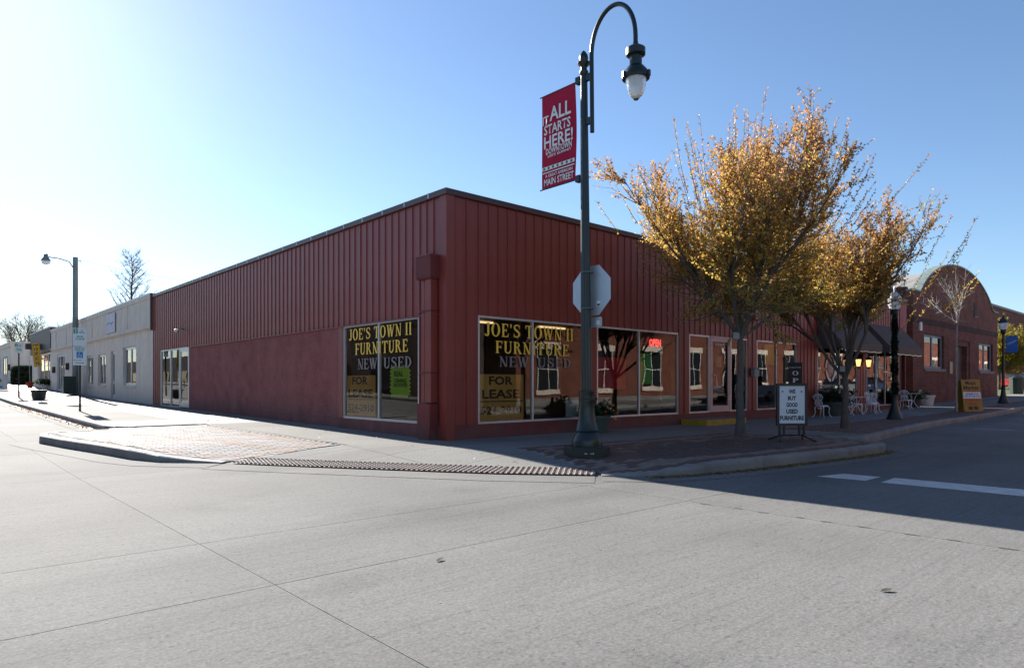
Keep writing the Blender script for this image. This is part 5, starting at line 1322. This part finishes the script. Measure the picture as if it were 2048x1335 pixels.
potted('large grey-green tub with dark foliage under the first cafe window', (18.9, -.62, 0), 'pot_green', .45, .56, 1100, .30, [(.02, .04, .018), (.03, .05, .02)])
potted('leafy pot beside the last white chair by the brick hall', (28.7, -.6, T(28.7, 0)), 'pot_dark', .28, .4, 600, .22, [(.08, .11, .03), (.06, .09, .03)])
potted('white pot standing alone at the end of the brick hall', (30.6, -.6, T(30.6, 0)), 'pot_white', .34, .55, 60, .12, GREENS)

# cafe chairs and tables
def chair():
    t = thing('cafe_chair', 'x', 'chair', (0, 0, 0)); r = .013
    b = MB(); b.lathe([(.19, .425), (.215, .43), (.215, .45), (.19, .458), (.0, .455)], (0, 0, 0), 18); b.build('seat', 'chair_white', t, True)
    for sx, sy in ((1, 1), (1, -1), (-1, 1), (-1, -1)):
        b = MB(); b.tube([(sx * .13, sy * .13, .43), (sx * .19, sy * .19, .36), (sx * .17, sy * .17, .2), (sx * .20, sy * .20, .06), (sx * .25, sy * .25, .0)], [.022, .022, .015, .013, .016], 6); b.build('leg', 'chair_white', t, True)
    out = [(-.18, .12, .45), (-.22, .15, .52), (-.23, .145, .58), (-.25, .11, .64), (-.26, .17, .72), (-.275, .20, .79), (-.285, .15, .86), (-.29, .06, .895), (-.29, 0, .91)]
    full = out + [(x, -y, z) for x, y, z in reversed(out[:-1])]
    b = MB(); b.tube(full, .016, 6); b.build('back_frame', 'chair_white', t, True)
    def scroll(cy, cz, rad, turns, s, flip):
        pts = []
        for k in range(15):
            f = k / 14; a = f * turns * 2 * math.pi; q = rad * (1 - .75 * f)
            pts.append((-.18 - .11 * ((cz - .45) / .46) , cy + s * q * math.cos(a), cz + flip * q * math.sin(a)))
        return pts
    for cy, cz, rad, s, fl_ in ((.07, .79, .075, 1, 1), (-.07, .79, .075, -1, 1), (.065, .66, .06, 1, -1), (-.065, .66, .06, -1, -1), (.06, .54, .065, 1, 1), (-.06, .54, .065, -1, 1), (0, .86, .04, 1, 1)):
        b = MB(); b.tube(scroll(cy, cz, rad, 1.3, s, fl_), .0135, 5); b.build('scroll', 'chair_white', t, True)
    b = MB(); b.tube([(-.18, 0, .45), (-.225, 0, .62), (-.28, 0, .88)], .013, 5); b.build('back_spine', 'chair_white', t, True)
    b = MB(); b.tube([(.22 * math.cos(a), .22 * math.sin(a), .42) for a in [R(20 * k) for k in range(18)]], .012, 5, closed=True); b.build('apron', 'chair_white', t, True)
    return t
def table():
    t = thing('cafe_table', 'x', 'table')
    b = MB(); b.lathe([(.30, .70), (.33, .71), (.33, .73), (.0, .735)], (0, 0, 0), 22); b.build('table_top', 'chair_white', t, True)
    for k in range(3):
        a = R(120 * k + 20); c, s = math.cos(a), math.sin(a)
        b = MB(); b.tube([(.2 * c, .2 * s, .70), (.10 * c, .10 * s, .5), (.05 * c, .05 * s, .35), (.14 * c, .14 * s, .15), (.28 * c, .28 * s, .01)], [.016, .014, .014, .014, .018], 6); b.build('leg', 'chair_white', t, True)
    b = MB(); b.lathe([(.07, .33), (.07, .36)], (0, 0, 0), 10); b.build('hub', 'chair_white', t, True)
    return t
GC = 'white cast metal cafe chairs'
ch0 = chair(); ch0.location = (17.35, -.85, 0); ch0.rotation_euler.z = R(-10); ch0['label'] = 'white scrolled metal chair nearest the letter board'; ch0['group'] = GC
for x, y, a, lab in ((21.0, -.75, -75, 'white scrolled metal chair just right of the second tree trunk'), (22.1, -.9, 190, 'white scrolled metal chair at the right of the middle cafe table'), (22.9, -.7, -100, 'white scrolled metal chair left of the cafe door'), (26.6, -.85, 0, 'white scrolled metal chair beyond the garlanded post lamp')):
    dup(ch0, (x, y, T(x, y)), R(a), lab, GC)
tb0 = table(); tb0.location = (19.75, -.85, 0); tb0['label'] = 'round white metal table partly behind the second tree trunk'; tb0['group'] = 'white cafe tables'
dup(tb0, (22.0, -.35, T(22, 0)), 0, 'round white metal table between two chairs left of the cafe door', 'white cafe tables')
dup(tb0, (27.7, -.8, T(27.7, 0)), R(40), 'round white metal table next to the leafy pot by the brick hall', 'white cafe tables')

sw = thing('sandwich_board', 'yellow sandwich board with a white panel on the paver strip', 'sign', (26.1, -3.55, H(26.1, -3.55)), R(-38))
b = MB(); b.prism([(-.44, 0), (.44, 0), (.44, 1.42), (-.44, 1.42)], frame(0, -.28, 0, 0, R(-9)), .03); f0 = b.build('front_board', 'board_yellow', sw)
b = MB(); b.prism([(-.44, 0), (.44, 0), (.44, 1.42), (-.44, 1.42)], frame(0, .28, 0, 0, R(9)), .03); b.build('back_board', 'board_yellow', sw)
ms = frame(0, -.28, 0, 0, R(-9))
b = MB(); b.obox(ms @ Matrix.Translation((0, -.004, .72)), .8, .004, .28); w0 = b.build('white_panel', 'board_white', f0)
sans('Music', .5, .17, ms @ frame(0, -.006, 1.27), 'letter_black', f0); sans('Market', .72, .17, ms @ frame(0, -.006, 1.06), 'letter_black', f0)
sans('Tuesdays', .6, .09, ms @ frame(0, -.006, .92), 'letter_red', f0)
sans('WE MAKE YOUR\nDAY SO CAN YOU', .7, .19, ms @ frame(0, -.009, .72), 'banner_blue', w0)
sans('COMIN BIG', .7, .11, ms @ frame(0, -.006, .49), 'letter_red', f0); sans('SPECIAL', .45, .09, ms @ frame(0, -.006, .34), 'letter_red', f0)
for x in (-.13, .13):
    b = MB(); b.obox(ms @ Matrix.Translation((x, -.004, .15)), .2, .004, .16); b.build('dark_square', 'letter_black', f0)
b = MB(); b.tube([(-.44, -.1, 1.0), (.44, -.1, .98)], .008, 4); b.build('cord', 'letter_black', sw)
bn = thing('litter_bin', 'dark ribbed litter bin on the grass beyond the brick hall', 'bin', (52.0, -.2, T(52, 0)))
b = MB(); b.lathe([(.42, 0), (.46, 1.1), (.48, 1.12), (.48, 1.2), (.3, 1.25)], (0, 0, 0), 20, wob=lambda k: 1 if k % 2 else .96); b.build('body', 'bin_green', bn)
b = MB(); b.lathe([(.3, 1.24), (.3, 1.3), (.1, 1.38)], (0, 0, 0), 16); b.build('lid', 'black_metal', bn)

# ------------------------------------------------------------------ vehicles
def car(name, label, loc, rz, paint_, kind):
    t = thing(name, label, kind, loc, rz)
    if kind == 'pickup':
        prof = [(-2.75, .45), (2.75, .45), (2.8, .75), (2.7, 1.02), (1.25, 1.12), (-.75, 1.12), (-.8, 1.18), (-2.75, 1.18)]
        cab = [(1.35, 1.12), (.75, 1.78), (.4, 1.85), (-.6, 1.85), (-.78, 1.78), (-.8, 1.12)]; wh = (1.75, -1.75); W = .96
    else:
        prof = [(-2.25, .35), (2.25, .35), (2.32, .6), (2.2, .78), (1.0, .92), (-1.6, .96), (-2.25, .9), (-2.32, .6)]
        cab = [(1.15, .92), (.45, 1.38), (-.75, 1.42), (-1.7, .96)]; wh = (1.4, -1.4); W = .88
    def loft(poly, ws):
        n = len(poly); mb = MB(); vs = []
        for w, inset in ws:
            cx = sum(p[0] for p in poly) / n; cz = sum(p[1] for p in poly) / n
            vs += [(cx + (x - cx) * (1 - inset), w, cz + (z - cz) * (1 - inset)) for x, z in poly]
        fs = [tuple(range(n)), tuple(range(len(vs) - 1, len(vs) - n - 1, -1))]
        for k in range(len(ws) - 1):
            for i in range(n): fs.append((k * n + i, (k + 1) * n + i, (k + 1) * n + (i + 1) % n, k * n + (i + 1) % n))
        return mb.add(vs, fs)
    loft(prof, [(-W, .05), (-W + .06, 0), (W - .06, 0), (W, .05)]).build('body', paint_, t)
    loft(cab, [(-W + .14, .12), (-W + .07, .02), (W - .07, .02), (W - .14, .12)]).build('greenhouse', 'car_glass', t)
    rz_ = max(z for _, z in cab); xs = [x for x, z in cab if z > rz_ - .12]
    b = MB(); b.box(min(xs), max(xs), -W + .16, W - .16, rz_ - .01, rz_ + .03); b.build('roof', paint_, t)
    for x in wh:
        for s in (-1, 1):
            rad = .38 if kind == 'pickup' else .32
            b = MB(); b.tube([(x, s * (W - .22), rad), (x, s * (W + .015), rad)], rad, 18); w_ = b.build('wheel', 'rubber', t)
            b = MB(); b.tube([(x, s * (W + .01), rad), (x, s * (W + .03), rad)], rad * .6, 12); b.build('rim', 'chrome', w_)
    fx = max(x for x, _ in prof); bx = min(x for x, _ in prof); zl = .8 if kind == 'pickup' else .68
    for s in (-.68, .68):
        b = MB(); b.box(fx - .12, fx - .02, s - .16, s + .16, zl - .07, zl + .07); b.build('headlight', 'sign_white', t)
        b = MB(); b.box(bx - .02, bx + .06, s - .12, s + .12, zl + .02, zl + .25); b.build('tail_light', 'letter_red', t)
    for s in (-1, 1):
        b = MB(); b.box(.55, .75, s * (W + .02) - .08, s * (W + .02) + .08, cab[0][1] + .02, cab[0][1] + .18); b.build('mirror', paint_, t)
        b = MB(); b.box(-.05, .12, s * (W + .004) - .012, s * (W + .004) + .012, cab[0][1] - .2, cab[0][1] - .16); b.build('door_handle', 'chrome', t)
    b = MB(); b.box(fx - .03, fx + .08, -W + .1, W - .1, .45 if kind == 'pickup' else .38, .62 if kind == 'pickup' else .5); b.build('bumper', 'chrome' if kind == 'pickup' else paint_, t)
    return t
car('pickup_truck', 'white pickup parked across the street, mirrored in the shop door glass', (35.0, -12.0, T(35, 0) - .18), R(180), 'car_white', 'pickup')
car('parked_car', 'silver car parked across the street, mirrored in the cafe window', (50.5, -12.0, T(50.5, 0) - .18), R(180), 'car_silver', 'car')
car('parked_car', 'dark car parked across the street, mirrored in the cafe door glass', (57.5, -12.0, T(57.5, 0) - .18), R(180), 'car_blue', 'car')
car('parked_car', 'silver car parked across the left street, mirrored in the side door', (-15.2, 62, T(0, 62) - .15), R(90), 'car_silver', 'car')
car('pickup_truck', 'silver pickup parked across the left street, mirrored in the cream shop windows', (-15.2, 48, T(0, 48) - .15), R(90), 'car_silver', 'pickup')
car('parked_car', 'red car parked beyond the brick hall behind the blue banner lamp', (66.5, 3.4, T(66.5, 0)), R(60), 'car_red', 'car')
car('parked_car', 'dark blue car at the right edge beyond the litter bin', (69.5, 2.0, T(69, 0)), R(60), 'car_blue', 'car')

# ------------------------------------------------------------------ overhead wires
def wire(label, a, b_, sag, r=.012, n=14):
    mb = MB(); a, b_ = Vector(a), Vector(b_)
    mb.tube([a.lerp(b_, k / n) - Vector((0, 0, sag * 4 * (k / n) * (1 - k / n))) for k in range(n + 1)], r, 4)
    tag(mb.build('overhead_wire', 'black_metal'), label, 'wire', 'overhead wires')
wire('thin wire from the steel light pole over the cream shop roof', (-.13, 41.3, 9.7), (14, 40, 9.0), .5, .010)
wire('upper of the two wires behind the steel light pole', (-30, 95, 12.2), (30, 95, 12.0), .6)
wire('lower of the two wires behind the steel light pole', (-30, 95, 11.0), (30, 95, 11.2), .9)
wire('dark cable sloping down to the brown parapet at the far left', (-30, 80, 11.0), (3, 80, 5.9), .4, .03)
wire('uppermost wire right of the curved gable', (44, 12, 9.5), (120, 25, 19.5), .6, .02)
wire('lowest wire right of the curved gable', (46, 4, 7.6), (120, 25, 14.5), 1.5, .02)

# ------------------------------------------------------------------ fallen leaves and grit
def litter(name, label, pl, off, n, spread, cols, size, seed, zf):
    rg = random.Random(seed); mb = MB(); pl = dense(pl, .1)
    line = offset(pl, -off)
    for _ in range(n):
        p = rg.choice(line); x = p[0] + rg.gauss(0, spread); y = p[1] + rg.gauss(0, spread); z = zf(x, y) + .012 + rg.random() * .012
        d = Vector((rg.gauss(0, 1), rg.gauss(0, 1), rg.gauss(0, .25))).normalized(); u = Vector((0, 0, 1)).cross(d).normalized() + Vector((0, 0, rg.gauss(0, .25))); s = size * rg.uniform(.5, 1.3); c = rg.choice(cols); k = rg.uniform(.7, 1.3)
        q = Vector((x, y, z)); mb.add([q - d * s * .6, q + u * s * .3, q + d * s * .6, q - u * s * .3], [(0, 1, 2, 3)], (c[0] * k, c[1] * k, c[2] * k, 1))
    tag(mb.build(name, 'leaf_autumn'), label, 'leaves', kind='stuff')
YL = [(.42, .30, .05), (.35, .22, .05), (.22, .15, .05)]; OR_ = [(.40, .14, .04), (.30, .10, .04), (.22, .12, .05)]
litter('fallen_leaves', 'yellow leaves drifted in the gutter along the right kerb', CURB_C[1:8], .10, 1700, .05, YL, .05, 1, ROAD)
litter('fallen_leaves', 'orange leaves caught in the gutter of the left street', CURB_A[2:-1], .12, 500, .08, OR_, .09, 2, ROAD)
litter('fallen_leaves', 'scattered leaves on the shaded paver pad', [(0, -3.4), (3, -4.6), (6.5, -4.2), (10, -4.2)], 0, 420, .7, YL, .045, 3, lambda x, y: H(x, y))
litter('fallen_leaves', 'specks of dry leaf scattered over the sunlit corner pavement', [(-.8, 4), (-1.2, -2), (-.9, -4)], 0, 120, .55, OR_, .03, 6, lambda x, y: H(x, y))
litter('fallen_leaves', 'few dry leaves along the foot of the left wall', [(-.5, 1), (-.9, 14)], 0, 70, .35, OR_, .05, 4, lambda x, y: H(x, y))
litter('fallen_leaves', 'dry leaves clustered on the darker pavement patch', [(-2.6, 9.3), (-1.6, 10.0)], 0, 60, .2, OR_, .06, 5, lambda x, y: H(x, y))
rg = random.Random(77); mb = MB()
for _ in range(350):
    x, y = rg.uniform(-11, 2), rg.uniform(-10, 6)
    if inside((x, y), [(-6.7, 7.5), (0, 8), (0, -2), (8, -2), (8, -6.9), (-1, -5.9), (-2, -4.7), (-3, -3.2), (-4.9, -.1), (-6, 1)]): z = None
    else: z = ROAD(x, y)
    if z is None: continue
    s = rg.uniform(.003, .008); mb.box(x - s, x + s, y - s * .8, y + s * .8, z, z + s * .35)
tag(mb.build('road_grit', 'curb_concrete'), 'loose pale grit sprinkled over the concrete road', 'grit', kind='stuff')
for lab, x, y, a in (('small dark dry leaf lying on the middle of the road', -5.73, -7.66, .4), ('curled dark leaf lying on the road at the lower right', -3.91, -10.4, -.5)):
    mb = MB(); z = ROAD(x, y) + .006
    pts = [(-.055, 0, 0), (-.02, .022, .007), (.015, .028, .01), (.05, .004, .014), (.02, -.02, .008), (-.02, -.02, .003)]
    mb.add(pts + [(0, 0, .004)], [(i, (i + 1) % 6, 6) for i in range(6)]); o = mb.build('dry_leaf', 'bark_dark'); o.location = (x, y, z); o.rotation_euler.z = a
    tag(o, lab, 'leaf')
